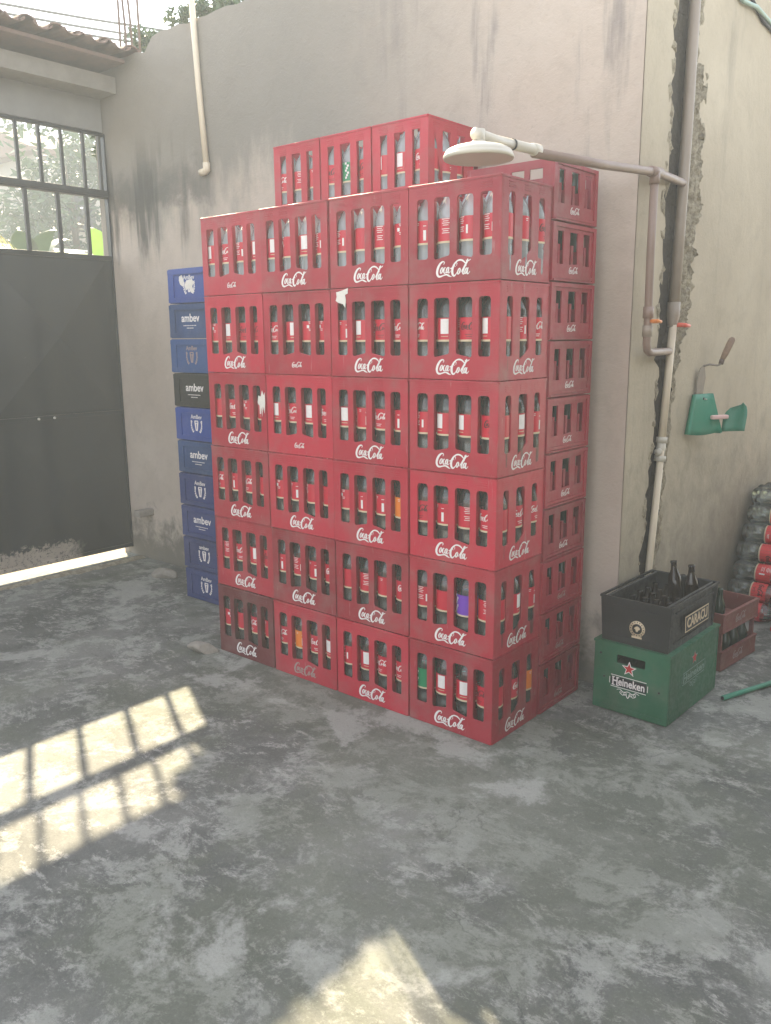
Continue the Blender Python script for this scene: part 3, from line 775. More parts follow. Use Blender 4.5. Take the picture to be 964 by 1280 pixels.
# ------------------------------------------------------------------ two old low crates behind
for q in range(2):
    z = q*.185
    o = empty('low_crate', (.095, 1.325, z), ['faded red low crate on the floor behind the green crate', 'faded red low crate on the other one, bottles standing out of it'][q], 'crate', 'faded low crates', rz=R(-6))
    b = MB(); t = .010; W_, D_, h = .335, .385, .098
    b.box(0, W_, 0, t, .004, h, REDOLD); b.box(0, W_, D_-t, D_, .004, h, REDOLD)
    b.box(W_-t, W_, t, D_-t, .004, h, REDOLD); b.box(0, t, t, D_-t, .004, h, REDOLD)
    b.box(t, W_-t, t, D_-t, .004, .010, REDOLD)
    b.box(W_, W_+.005, 0, D_, h-.008, h, REDOLD); b.box(W_, W_+.004, 0, D_, .006, .012, REDOLD)
    if q == 0:
        for x in (t, W_-t-.018):
            for y in (t, D_-t-.018): b.box(x, x+.018, y, y+.018, .01, .186, REDOLD)
    b.build('crate_body', o, .0015)
    vs, fs = script(.105); b = MB(); b.add(vs, fs, WFADE, onright(D_/2-.01, .052, W_+.0008)); b.build('logo', o)
    for i in range(4):
        for j in range(4):
            if q == 1 and (j > 1 or (i+j) % 2 == 0): continue
            p = Rz @ Vector((0, 0, 0)); a_ = R(-6)
            lx, ly = .05+i*.078, .055+j*.092
            X_, Y_ = .095+lx*math.cos(a_)-ly*math.sin(a_), 1.325+lx*math.sin(a_)+ly*math.cos(a_)
            g2 = put('glass_bottle', GBM, None, T(X_, Y_, z+.0105) @ Matrix.Diagonal((1, 1, .9 if q == 0 else 1.02, 1)))
            tag(g2, ['dark green glass bottle in the lower faded crate', 'dark green glass bottle standing in the upper faded crate'][q], 'bottle', ['bottles in the lower faded crate', 'bottles in the upper faded crate'][q])

# ------------------------------------------------------------------ pile of empty bottles on their sides
b = MB(); b.lathe([(.02, .004), (.042, 0), (.051, .012), (.052, .10), (.049, .106), (.052, .114), (.052, .215), (.045, .25), (.03, .278), (.0145, .305), (.0138, .33)], PETG, seg=18); PB = b.data('bottle_body')
LCOR = flat('coral_label_paper', (.72, .05, .055), .4, .15)
PLAB = [label_mesh(LCOR, k) for k in ('script', 'script', 'lines', 'black')]
pile = []
for L in range(7):
    for i in range(6-L//2):
        y = 2.14+L*.068+i*.108+rc.uniform(-.006, .006); z = .053+L*.096+rc.uniform(-.003, .003)
        pile.append((L, i, y, z))
PN = ['bottom', 'second', 'third', 'fourth', 'fifth', 'sixth', 'top']
for L, i, y, z in pile:
    lab = rc.random() < .6 or i == 0
    o = bpy.data.objects.new('empty_bottle', None); link(o); o.empty_display_size = .05
    nm = ['leftmost', 'second from left', 'third from left', 'fourth from left', 'fifth from left', 'rightmost'][i]
    tag(o, f"empty bottle on its side, {nm}, {PN[L]} row of the pile against the wall", 'bottle', 'empty bottles piled against the wall')
    o.matrix_world = T(.137+rc.uniform(0, .02), y, z) @ RZ(rc.uniform(-.05, .05)) @ RY(R(90)) @ RZ(rc.uniform(-.8, .9))
    put('bottle_body', PB, o)
    if lab: put('label', rc.choice(PLAB), o)
    put('cap', CAP, o)

# ------------------------------------------------------------------ the yard
b = MB()
b.add([(-3.76, -9, 0), (9, -9, 0), (9, 9, 0), (-3.76, 9, 0)], [(0, 1, 2, 3)], CONC)
tag(b.build('yard_floor'), kind='structure')
b = MB(); b.add([(-300, -300, -.008), (300, -300, -.008), (300, 300, -.008), (-300, 300, -.008)], [(0, 1, 2, 3)], ASPH)
tag(b.build('ground'), kind='structure')
def prism(b, outline, n, m):   # extrude vertical outline (list of 3D points) by vector n
    k = len(outline); vs = [Vector(p) for p in outline]; vs += [p+Vector(n) for p in vs]
    fs = [tuple(range(k)), tuple(range(2*k-1, k-1, -1))]+[((i+1) % k, i, k+i, k+(i+1) % k) for i in range(k)]
    b.add(vs, fs, m)
# back wall: runs slightly off parallel with the stack
def wy(x): return .80+(.13-x)*.0118
b = MB(); rr_ = random.Random(5)
top = [(-3.81, 3.22)]
x = -3.72
while x < -.05:
    top.append((x, 3.372+rr_.uniform(-.012, .012) if x > -3.1 else 3.31+rr_.uniform(-.012, .012))); x += .09
top.append((.125, 3.41))
top[-1] = (.121, 3.41)
pts = [(-3.81, wy(-3.81), -.02)] + [(px_, wy(px_), pz) for px_, pz in top] + [(.121, .80, -.02)]
prism(b, pts, (0, .14, 0), PLASTER)
wall = tag(b.build('back_wall'), 'long stained beige plaster wall behind the crates', 'wall')
# stub of brick left sticking out of the wall
b = MB(); b.box(-3.47, -3.40, .72, .85, .33, .375, STONE, None); b.build('brick_stub', wall, .006)
# side wall with the pipe chase
rj = random.Random(21)
def pipe_y(z): return 1.27 if z > 2.43 else (1.24+(z-1.64)*(.03/.79) if z > 1.64 else 1.12+(z-.51)*(.12/1.13))
zs = [-.02+.035*i for i in range(int(3.62/.035)+1)]
def jag(s_, amp):
    v = 0; o = []
    for _ in zs: v = v*.72+s_.uniform(-amp, amp); o.append(v)
    return o
jl, jr = jag(rj, .022), jag(rj, .018)
Lf = [(pipe_y(z)-(.185 if z > 1.45 else .10 if z > .6 else .09)+jl[i], z) for i, z in enumerate(zs)]
Rt = [(pipe_y(z)+(.045 if z > 1.5 else .05)+jr[i], z) for i, z in enumerate(zs)]
XW = .125; XR = XW-.055
b = MB()
def strip(A, B, m):            # quads between two polylines of 3D points
    n = len(A); b.add(list(A)+list(B), [(i, n+i, n+i+1, i+1) for i in range(n-1)], m)
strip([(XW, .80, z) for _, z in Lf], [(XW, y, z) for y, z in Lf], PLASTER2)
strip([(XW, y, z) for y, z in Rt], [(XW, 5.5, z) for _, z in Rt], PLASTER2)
jm = jag(rj, .006)
strip([(XW, y, z) for y, z in Lf], [(XR+.010, y+.018+jm[i], z) for i, (y, z) in enumerate(Lf)], CHASE)
strip([(XR+.010, y+.018+jm[i], z) for i, (y, z) in enumerate(Lf)], [(XR-.004+jm[-i-1]*.6, (Lf[i][0]+Rt[i][0])/2, z) for i, (y, z) in enumerate(Lf)], CHASE)
strip([(XR-.004+jm[-i-1]*.6, (Lf[i][0]+Rt[i][0])/2, z) for i, (y, z) in enumerate(Lf)], [(XR+.012, y-.016, z) for y, z in Rt], CHASE)
strip([(XR+.012, y-.016, z) for y, z in Rt], [(XW, y, z) for y, z in Rt], CHASE)
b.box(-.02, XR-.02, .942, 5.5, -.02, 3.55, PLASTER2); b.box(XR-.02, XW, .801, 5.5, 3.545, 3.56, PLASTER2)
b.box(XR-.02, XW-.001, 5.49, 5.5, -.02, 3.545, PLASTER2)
side = tag(b.build('side_wall'), 'olive beige side wall with a rough vertical pipe chase cut in it', 'wall')
# rough mortar spread beside the thick pipe
b = MB(); ii = [i for i, z in enumerate(zs) if 1.35 < z < 2.72]; ZZ = []
for i in ii[:-1]: ZZ += [(zs[i]+k*.00875, i, k/4) for k in range(4)]
def mw_(z): return .02+.12*max(0, math.sin(math.pi*(z-1.35)/1.37))**.8
NC = 9; e1 = 0; e2 = 0; vs = []; hprev = [0]*NC
for z, i, t_ in ZZ:
    e1 = e1*.8+rj.uniform(-.010, .010)
    yl = (Rt[i][0]*(1-t_)+Rt[i+1][0]*t_)-.003; yr = yl+mw_(z)*(1+.0)+e1*2.2
    yr = max(yr, yl+.012)
    for c_ in range(NC):
        u = c_/(NC-1); hprev[c_] = hprev[c_]*.55+rj.uniform(-.006, .008)
        edge_ = 0 if c_ in (0, NC-1) else 1
        vs.append((XW+.0006+edge_*(.007+hprev[c_]*1.1+(.006 if c_ == NC-2 else 0)), yl+(yr-yl)*u, z+rj.uniform(-.002, .002)))
n_ = len(ZZ)
b.add(vs, [(r*NC+c_, r*NC+c_+1, (r+1)*NC+c_+1, (r+1)*NC+c_) for r in range(n_-1) for c_ in range(NC-1)], MORTAR, smooth=True)
b.build('mortar_spread', side)
# mortar lumps along the chase
b = MB()
def lump(y, z, sy_, sz, sx_, m):
    vs = []; seg = 7; ph = rj.uniform(0, 6)
    for ring, (rf, hx) in enumerate(((1, 0), (.72, .6), (.3, 1))):
        for k in range(seg):
            t_ = 2*math.pi*k/seg; q = 1+.35*math.sin(3*t_+ph)+rj.uniform(-.2, .2)
            vs.append((XW-.001+hx*sx_, y+sy_*rf*q*math.cos(t_), z+sz*rf*q*math.sin(t_)))
    fs = [(r*seg+k, r*seg+(k+1) % seg, (r+1)*seg+(k+1) % seg, (r+1)*seg+k) for r in range(2) for k in range(seg)]+[tuple(2*seg+k for k in range(seg))]
    b.add(vs, fs, m, smooth=True)
for _ in range(240):
    i = rj.randrange(len(zs)); z = zs[i]
    if z < .35: continue
    if rj.random() < .7: y = Rt[i][0]+abs(rj.gauss(0, .075)) if 1.5 < z < 2.7 else Rt[i][0]+abs(rj.gauss(0, .012))
    else: y = Lf[i][0]-abs(rj.gauss(0, .010))
    s_ = rj.uniform(.008, .022); lump(y, z, s_*1.2, s_*rj.uniform(1, 2.6), s_*.45, MORTAR)
b.build('mortar_daubs', side)

# pipes in the chase and the shower
PX_ = XW-.004
p = empty('drain_pipe', (PX_, 1.27, 1.64), 'thick grey brown pipe running down the chase in the side wall', 'pipe')
b = MB(); b.tube([(0, .005, 1.95), (0, 0, .8), (0, -.012, .4), (0, -.03, .0)], .0235, PVCG, 16); b.build('pipe', p)
b = MB(); b.tube([(0, -.028, .06), (0, -.030, 0), (0, -.033, -.035), (0, -.034, -.05)], [.028, .028, .022, .020], PVCG, 16); b.build('reducer', p)
p = empty('water_pipe', (PX_+.004, 1.235, 1.6), 'cream water pipe with a coupling, running from the reducer to the floor', 'pipe')
b = MB(); b.tube([(0, 0, .0), (0, -.055, -.56)], .0175, PVC, 12); b.tube([(0.004, -.06, -.56), (.004, -.125, -1.12), (.002, -.155, -1.60)], .016, PVC, 12); b.tube([(-.01, -.020, -.58), (-.01, -.085, -1.12), (-.01, -.115, -1.60)], .0145, PVC, 12)
b.build('pipe', p)
b = MB(); b.tube([(0, -.050, -.500), (0, -.053, -.525)], .025, PVCW, 14); b.tube([(0, -.053, -.525), (0, -.057, -.585)], .021, PVCW, 14); b.tube([(.0, -.057, -.585), (0, -.060, -.61)], .026, PVCW, 14)
b.tube([(0, -.055, -.565), (.0, -.095, -.565)], .016, PVCW, 12); b.build('coupling', p)
b = MB(); b.tube([(.0, .012, .0), (.03, .014, .0), (.055, .016, -.002)], .010, TAPR, 10); b.tube([(.055, -.012, -.002), (.055, .05, -.004)], .008, TAPR, 8); b.build('tap_handle', p)
sh = empty('shower_pipe', (.17, .845, 2.19), 'brown shower pipe loop reaching out from the side wall', 'pipe')
b = MB()
b.tube([(-.046, .415, .014), (-.022, .22, .008), (0, .02, 0), (0, 0, 0), (0, -.45, -.035), (0, -.93, -.066)], .0165, PVCB, 12)
b.tube([(0, 0, 0), (0, .0, -.3), (0, .01, -.58), (0, .008, -.67), (0, .020, -.695), (0, .045, -.705), (-.020, .20, -.705), (-.048, .38, -.705)], .0165, PVCB, 12)
b.build('pipe', sh)
b = MB(); b.tube([(0, -.045, -.003), (0, .045, .003)], .021, PVCB, 14); b.tube([(0, 0, 0), (0, 0, -.045)], .021, PVCB, 14); b.build('tee', sh)
b = MB(); b.tube([(0, .009, -.52), (0, .009, -.565)], .022, PVCB, 14); b.build('valve', sh)
b = MB(); b.tube([(0, .009, -.595), (0, .009, -.64)], .021, PVCG, 14); b.build('union', sh)
b = MB(); b.tube([(.012, .009, -.578), (.045, .009, -.578)], .009, ORAN, 10); b.tube([(.045, -.012, -.576), (.047, .030, -.580)], .007, ORAN, 8); b.build('tap_handle', sh)
hd = empty('overhead_shower', (.17, -.395, 2.045), 'round white shower head on the end of the pipe above the corner crate', 'shower')
b = MB(); b.lathe([(.094, .014), (.101, .014), (.103, .020), (.102, .025), (.100, .026), (.099, .031), (.094, .038), (.076, .047), (.05, .054), (.026, .059), (.02, .064)], PVCW, seg=40); b.build('disc', hd)
b = MB(); b.tube([(0, 0, .06), (0, 0, .096)], .018, PVCW, 14); b.tube([(0, -.020, .082), (0, .09, .080), (0, .18, .0835)], [.017, .0155, .015], PVCW, 14)
b.tube([(0, .18, .0835), (0, .31, .088), (0, .315, .088)], .0155, PVCW, 14); b.tube([(0, .30, .088), (0, .335, .0895)], .0190, PVCW, 14); b.build('neck', hd)
b = MB(); b.tube([(0, .178, .0835), (0, .186, .0838)], .0168, WIRE, 14); b.build('seal_ring', hd)

# soap holder and trowel
dp = empty('soap_holder', (.127, 1.5, 1.09), 'green holder cut from a plastic jug, hanging on the side wall with soap', 'holder')
b = MB()
def sheet(pts, th, m):      # thin solid sheet from a grid of points rows
    nr, nc = len(pts), len(pts[0]); o = [Vector(p) for r in pts for p in r]
    vs = o[:]; nn = []
    for r in range(nr):
        for c_ in range(nc):
            du = Vector(pts[r][min(c_+1, nc-1)])-Vector(pts[r][max(c_-1, 0)]); dv = Vector(pts[min(r+1, nr-1)][c_])-Vector(pts[max(r-1, 0)][c_])
            nn.append(du.cross(dv).normalized()*th)
    vs += [a_+n_ for a_, n_ in zip(o, nn)]; K = nr*nc; fs = []
    for r in range(nr-1):
        for c_ in range(nc-1):
            q = (r*nc+c_, r*nc+c_+1, (r+1)*nc+c_+1, (r+1)*nc+c_); fs.append(q); fs.append(tuple(K+k for k in reversed(q)))
    bd = [c_ for c_ in range(nc)]+[r*nc+nc-1 for r in range(1, nr)]+[(nr-1)*nc+c_ for c_ in range(nc-2, -1, -1)]+[r*nc for r in range(nr-2, 0, -1)]
    for i in range(len(bd)): a_, c2 = bd[i], bd[(i+1) % len(bd)]; fs.append((c2, a_, K+a_, K+c2))
    b.add(vs, fs, m, smooth=True)
# left leaf: leans out from the wall, edges folded forward
rows = []
for k in range(7):
    v = k/6; z = v*.185
    y0, x0 = -.068+v*.070, .006; y1, x1 = .112+v*.020, .100-v*.055
    row = [(x0+.030-v*.01, y0-.004, z)]
    for j in range(6): u = j/5; row.append((x0+(x1-x0)*u, y0+(y1-y0)*u, z-.010*math.sin(math.pi*u)*(1-v)))
    row.append((x1+.022-v*.008, y1+.006, z)); rows.append(row)
sheet(rows, .003, GREENH)
b.build('front_leaf', dp)
b = MB(); rows = []
for k in range(8):
    v = k/7; z = .0+v*.135; wr = math.sqrt(max(0, 1-((v-.45)/.55)**2)) if v > .45 else 1
    xa = .105+.0*v; xb = .215; xm = xa+(xb-xa)*(1-wr)*.75
    rows.append([(xm+(xb+.004*v-(1-wr)*.03-xm)*j/5, .150+.012*math.sin(j*.6)+.03*v, z+.010*j/5) for j in range(6)])
sheet(rows, .003, GREENH); b.build('side_flap', dp)
b = MB(); rows = [[(.01+.10*j/4, .118+.035*k/3, .004-.012*math.sin(math.pi*k/3)) for j in range(5)] for k in range(4)]
sheet(rows, .003, GREENH); b.build('bottom_fold', dp)
b = MB(); b.lathe([(.007, 0), (.006, .003)], BPRINT, T(.036, .075, .163) @ RY(R(90)), seg=12); b.lathe([(.003, 0), (.003, .012)], PVCW, T(.040, .075, .160) @ RY(R(90)), seg=8); b.build('nail_hole', dp)
b = MB(); b.box(-.012, .012, -.048, .048, -.010, .010, SOAP)
sp2 = b.build('soap_bar', None, .006); sp2.matrix_world = T(.235, 1.605, 1.165) @ RZ(R(-30)); tag(sp2, 'small pink and white soap bar resting in the green holder', 'soap')
tr = empty('trowel', (.135, 1.56, 1.25), 'old pointing trowel with wooden handle tucked behind the green holder', 'trowel')
b = MB()
bl = [(.000, -.020, -.08), (.004, .028, -.08), (.016, .050, .10), (.014, .030, .165), (.010, -.008, .150), (.004, -.028, .105)]
vs = bl+[(x_+.002, y_, z_) for x_, y_, z_ in bl]; n6 = 6
b.add(vs, [tuple(range(6)), tuple(range(11, 5, -1))]+[((i+1) % 6, i, 6+i, 6+(i+1) % 6) for i in range(6)], METAL)
b.build('blade', tr)
b = MB(); b.tube([(.014, .022, .158), (.030, .06, .165), (.045, .12, .158), (.050, .145, .162), (.052, .155, .178)], .005, METAL, 8); b.build('tang', tr)
b = MB(); b.tube([(.052, .150, .165), (.054, .158, .185)], .012, STEELM, 12); b.tube([(.054, .158, .185), (.060, .180, .215), (.068, .205, .255), (.073, .222, .280), (.075, .228, .288)], [.011, .0155, .0165, .016, .010], WOOD, 12); b.build('handle', tr)
b = MB(); b.tube([(.13, 1.70, 3.09), (.14, 1.80, 3.065), (.145, 1.97, 3.085), (.14, 2.21, 3.075), (.14, 2.6, 3.10), (.14, 3.2, 3.2)], .010, HOSE, 8)
b.tube([(.13, 1.86, 3.14), (.135, 2.1, 3.06), (.14, 2.5, 3.04)], .008, WIRE, 8)
tag(b.build('hose'), 'pale green hose running across the top of the side wall', 'hose')
# cream pipe on the back wall
yw = wy(-2.6)-.022
b = MB(); b.tube([(-2.66, yw, 3.62), (-2.625, yw, 3.0), (-2.588, yw, 2.56)], .0175, PVC, 12)
b.tube([(-2.588, yw, 2.575), (-2.587, yw, 2.535), (-2.60, yw, 2.528), (-2.645, yw, 2.526)], [.022, .022, .021, .020], PVC, 12)
b.tube([(-2.645, yw, 2.526), (-2.652, yw, 2.526)], .012, BPRINT, 10)
tag(b.build('downpipe'), 'cream plastic pipe with an elbow hanging down the back wall', 'pipe')

# ------------------------------------------------------------------ gate wall
GX = -3.70
gw = empty('gate_wall', (GX, .8, 0), 'grey rendered wall above the black gate, under the tiles', 'wall')
b = MB(); b.box(-.10, 0, -6, .035, 2.91, 3.27, LINTEL); b.box(-.10, 0, -6, -3.25, -.02, 2.905, LINTEL); b.build('lintel', gw)
b = MB(); b.box(-.10, -.055, .045, .07, -.02, 2.91, LINTEL); b.build('jamb', gw)
b = MB(); b.box(.001, .20, -6, .03, 3.115, 3.215, BEAM); b.build('beam', gw)
rt = empty('tiled_roof', (GX, .8, 3.26), 'narrow clay tile capping over the gate wall', 'roof')
b = MB(); rr2 = random.Random(9)
yy = .02; k = 0
slope = math.atan2(.10, 1.0)
def half_tube(b, y, x0, x1, z0, z1, r, up, m, th=.010):
    n = 8; vs = []
    for (x_, z_, rad) in ((x0, z0, r), (x1, z1, r*.86)):
        for q in (rad, rad-th):
            for j in range(n+1):
                t_ = math.pi*j/n; vs.append((x_, y+q*math.cos(t_), z_+(q*math.sin(t_)*.75 if up else -q*math.sin(t_)*.55)))
    s_ = n+1; fs = []
    for j in range(n):
        fs += [(j, j+1, 2*s_+j+1, 2*s_+j), (s_+j+1, s_+j, 3*s_+j, 3*s_+j+1), (j+1, j, s_+j, s_+j+1), (2*s_+j, 2*s_+j+1, 3*s_+j+1, 3*s_+j)]
    b.add(vs, fs, m, smooth=False)
while yy > -6:
    o_ = rr2.uniform(-.02, .02); dz_ = rr2.uniform(-.006, .006)
    z_in, z_out = .085+(yy-.02)*.055*0, .0
    half_tube(b, yy, .42+o_, -.60, z_in+dz_-.03, z_in+dz_+.03, .062, True, TERRA)
    half_tube(b, yy-.085, .45-o_, -.60, z_in-.01, z_in+.05, .060, False, TERRA)
    yy -= .17
b.build('tiles', rt)
b = MB(); b.box(-.5, .36, -6, .0, .0, .022, TERRA); b.build('roof_boards', rt)

# the gate
gt = empty('metal_gate', (GX, .85, .055), 'black sheet metal gate with a barred grille above embossed panels', 'gate')
def ly(y): return y-.85
def lz(z): return z-.055
b = MB()
y0, y1 = -3.2, .86
b.box(-.03, .012, ly(.832), ly(.842), 0, lz(2.90), GATE)
for z0_, z1_ in ((.058, .085), (1.035, 1.060), (2.085, 2.115), (2.885, 2.905)): b.box(-.025, .008, ly(y0), ly(.832), lz(z0_), lz(z1_), GATE)
b.box(-.030, .016, ly(y0), ly(.832), lz(2.490), lz(2.540), GBAR)
b.box(-.012, .014, ly(y0), ly(.832), lz(2.502), lz(2.528), GBAR, T(.010, 0, 0))
for yq in (-.13, -1.12, -2.11): b.box(-.02, .008, ly(yq)-.02, ly(yq)+.02, .035, lz(2.085), GATE)
b.box(.008, .011, ly(y0), ly(.832), lz(1.062), lz(1.075), GATE)
b.build('gate_frame', gt, .003)
for (za, zb, am) in ((.085, 1.035, .030), (1.06, 2.085, .085)):
    b = MB()
    for (ya, yb) in ((-.11, .832), (-1.10, -.15), (-2.09, -1.14), (-3.18, -2.13)):
        a0, a1, c0, c1 = ly(ya), ly(yb), lz(za), lz(zb); cm, cz = (a0+a1)/2, (c0+c1)/2; e = .05
        vs = [(-.004, a0, c0), (-.004, a1, c0), (-.004, a1, c1), (-.004, a0, c1), (-.004, a0+e, c0+e*.3), (-.004, a1-e, c0+e*.3), (-.004, a1-e, c1-e*.3), (-.004, a0+e, c1-e*.3), (am-.004, cm, cz)]
        fs = [(0, 1, 5, 4), (1, 2, 6, 5), (2, 3, 7, 6), (3, 0, 4, 7), (4, 5, 8), (5, 6, 8), (6, 7, 8), (7, 4, 8)]
        b.add(vs, fs, GATE); b.add([(-.012, y_, z_) for _, y_, z_ in vs[:4]], [(3, 2, 1, 0)], GATE)
    b.build('gate_panel', gt)
lo = [.675, .47, .25, .04]+[.04-.21*k for k in range(1, 15)]
up = [.80, .68, .525, .375, .225, .075]+[.075-.15*k for k in range(1, 21)]
def bar(y, za, zb, w_): 
    b = MB(); b.box(-.010, .010, ly(y)-w_/2, ly(y)+w_/2, lz(za), lz(zb), GBAR); b.build('grille_bar', gt)
for y in lo: bar(y, 2.115, 2.490, .024)
for y in up: bar(y, 2.540, 2.885, .018)
# latch bolts on the mid rail
b = MB()
for y in (.20, .31): b.lathe([(.008, 0), (.008, .01)], STICK, T(.012, ly(y), lz(1.045)) @ RY(R(90)), seg=8)
b.build('bolts', gt)

# ------------------------------------------------------------------ rubble
def rock(name, x, y, sx_, sy_, sz, seed, label, rz=0):
    q = random.Random(seed); bm = bmesh.new(); bmesh.ops.create_icosphere(bm, subdivisions=3, radius=1)
    ph = [Vector((q.uniform(-1, 1), q.uniform(-1, 1), q.uniform(-1, 1))).normalized() for _ in range(9)]; cut = [q.uniform(.5, .85) for _ in range(9)]
    for v in bm.verts:
        for n_, c_ in zip(ph, cut):
            d_ = v.co.dot(n_)
            if d_ > c_: v.co -= n_*(d_-c_)
        v.co *= 1+q.uniform(-.03, .03)
        v.co.z = max(v.co.z, -.5)
        v.co = Vector((v.co.x*sx_, v.co.y*sy_, (v.co.z+.5)*sz))
    me = bpy.data.meshes.new(name); bm.to_mesh(me); bm.free(); me.materials.append(STONE)
    o = bpy.data.objects.new(name, me); link(o); o.location = (x, y, -.003); o.rotation_euler = (0, 0, rz)
    return tag(o, label, 'stone')
rock('stone', -1.685, -.075, .090, .058, .040, 4, 'lump of broken concrete on the floor beside the maroon crate', .6)
rock('stone', -3.00, .60, .115, .055, .045, 8, 'flat broken brick on the floor between the gate and the blue stack', .4)
rock('stone', -2.72, .70, .075, .05, .04, 12, 'small stone on the floor against the foot of the blue stack', .1)
b = MB(); b.tube([(.545, .985, .012), (.60, 1.13, .013), (.665, 1.30, .014), (.73, 1.46, .014)], .0115, GREENH, 10); b.tube([(.5440, .982, .012), (.5455, .986, .012)], .0085, BPRINT, 10)
tag(b.build('green_rod'), 'thin green plastic tube lying on the floor near the low crates', 'tube')
sc = [(1.02, .30), (.99, .34)]
for i, (x, y) in enumerate(sc):
    q = random.Random(50+i); b = MB(); r0 = q.uniform(.004, .007)
    b.mesh(poly([[(r0*(1.6 if k % 3 == 0 else 1)*math.cos(k*.9), r0*.7*math.sin(k*.9)*(1.3 if k % 2 else 1)) for k in range(7)]], .003), STICK if i % 3 else BPRINT, T(0, 0, .002))
    o = b.build('litter_scrap'); o.location = (x, y, .001); o.rotation_euler = (.05, .1, q.uniform(0, 6))
    tag(o, 'tiny scrap of pale or dark litter lying on the concrete floor', 'litter', 'litter scraps on the floor')
# dirt ridge on the threshold where the gate lets the sun in
b = MB(); q = random.Random(77)
vs = []; n = 90
for i in range(n+1):
    y = .83-3.2*i/n; h0 = .004+abs(q.gauss(0, .004)); w_ = .035+q.uniform(-.014, .014)+(.03 if i < 16 else 0)
    if i > 34: h0 *= .3
    vs += [(-3.60+q.uniform(-.012, .012), y, .001), (-3.60+w_*.5, y, h0+.006), (-3.60+w_+.03, y, .0005)]
b.add(vs, [(3*i+j, 3*i+j+1, 3*i+j+4, 3*i+j+3) for i in range(n) for j in range(2)], MORTAR)
tag(b.build('mortar_ridge'), 'low crumbling mortar ridge on the floor along the gate', 'threshold')

# ------------------------------------------------------------------ above the walls: rods, wires
for i, (x, dx) in enumerate(((-3.52, 0), (-3.45, -.035), (-3.385, -.045), (-3.31, .0))):
    b = MB(); b.tube([(x, .90, 3.0), (x+dx*.3, .90, 3.55), (x+dx*2, .90, 4.3)], .0085, STEELM, 6)
    tag(b.build('steel_rod'), f"thin steel rod rising above the wall corner, {['leftmost', 'second', 'third', 'rightmost'][i]} of the four", 'rod', 'rods above the wall corner')
for i, (ya, za, yb, zb) in enumerate(((2.42, 5.11, 4.487, 5.352), (2.408, 4.95, 3.84, 5.089), (2.41, 5.02, 4.2, 5.21))):
    a_ = Vector((-8, ya, za)); c_ = Vector((-8, yb, zb)); d_ = c_-a_; P = []
    for k in range(13): t_ = -2+k*.5; p_ = a_+d_*t_; p_.z += .03*(t_-.5)**2; P.append(p_)
    b = MB(); b.tube(P, .015, WIRE, 6)
    tag(b.build('overhead_wire'), ['upper black cable crossing the sky above the tiles', 'lowest black cable crossing the sky above the tiles', 'middle black cable crossing the sky above the tiles'][i], 'cable', 'cables across the sky')

# ------------------------------------------------------------------ outside the gate
def leaves(b, c, rad, n, size, m, q, squash=.8, bias=0.):
    for _ in range(n):
        d_ = Vector((q.gauss(0, 1), q.gauss(0, 1), q.gauss(0, 1))).normalized()*(q.random()**(.45))
        p_ = Vector((c[0]+d_.x*rad, c[1]+d_.y*rad, c[2]+d_.z*rad*squash))
        u1 = Vector((q.gauss(0, 1), q.gauss(0, 1), q.gauss(0, .7))).normalized(); u2 = u1.cross(Vector((q.gauss(0, 1), q.gauss(0, 1), q.gauss(0, 1)))).normalized()
        s_ = size*q.uniform(.6, 1.3)
        b.add([p_-u1*s_, p_+u2*s_*.38, p_+u1*s_, p_-u2*s_*.38], [(0, 1, 2, 3)], m)
def tree(x, y, h, crad, n, size, seed, label, m=LEAF, z0=-.03):
    q = random.Random(seed); o = empty('tree', (x, y, z0), label, 'tree')
    b = MB(); b.tube([(0, 0, 0), (.05*h*.2, .02, h*.3), (-.02, .05, h*.6), (.04, 0, h*.85)], [.03*h, .022*h, .014*h, .005*h], BARK, 8)
    ends = []
    for k in range(7):
        t_ = k*2.4; r_2 = crad*.75; e = (r_2*math.cos(t_), r_2*math.sin(t_), h*.62+h*.07*k*.7); ends.append(e)
        b.tube([(0, .03, h*(.38+.05*k)), (e[0]*.5, e[1]*.5, (h*(.38+.05*k)+e[2])/2+.1), e], [.010*h, .007*h, .002*h], BARK, 6)
    b.build('trunk', o)
    b = MB()
    for e in ends+[(0, 0, h*.95)]:
        for _ in range(3):
            c_ = (e[0]+q.gauss(0, crad*.25), e[1]+q.gauss(0, crad*.25), e[2]+q.gauss(0, crad*.22))
            leaves(b, c_, crad*q.uniform(.28, .5), n//24, size, m, q)
    b.build('crown', o); return o
tree(-13.5, 6.3, 5.2, 1.7, 5200, .10, 1, 'leafy green tree beyond the gate, seen through the left grille panes')
tree(-12.5, 8.4, 5.0, 1.5, 5200, .10, 2, 'leafy green tree beyond the gate, seen through the right grille panes')
tree(-11.0, 6.9, 3.6, 1.3, 4200, .09, 3, 'low bushy tree beyond the gate behind the banana plant', LEAFD)
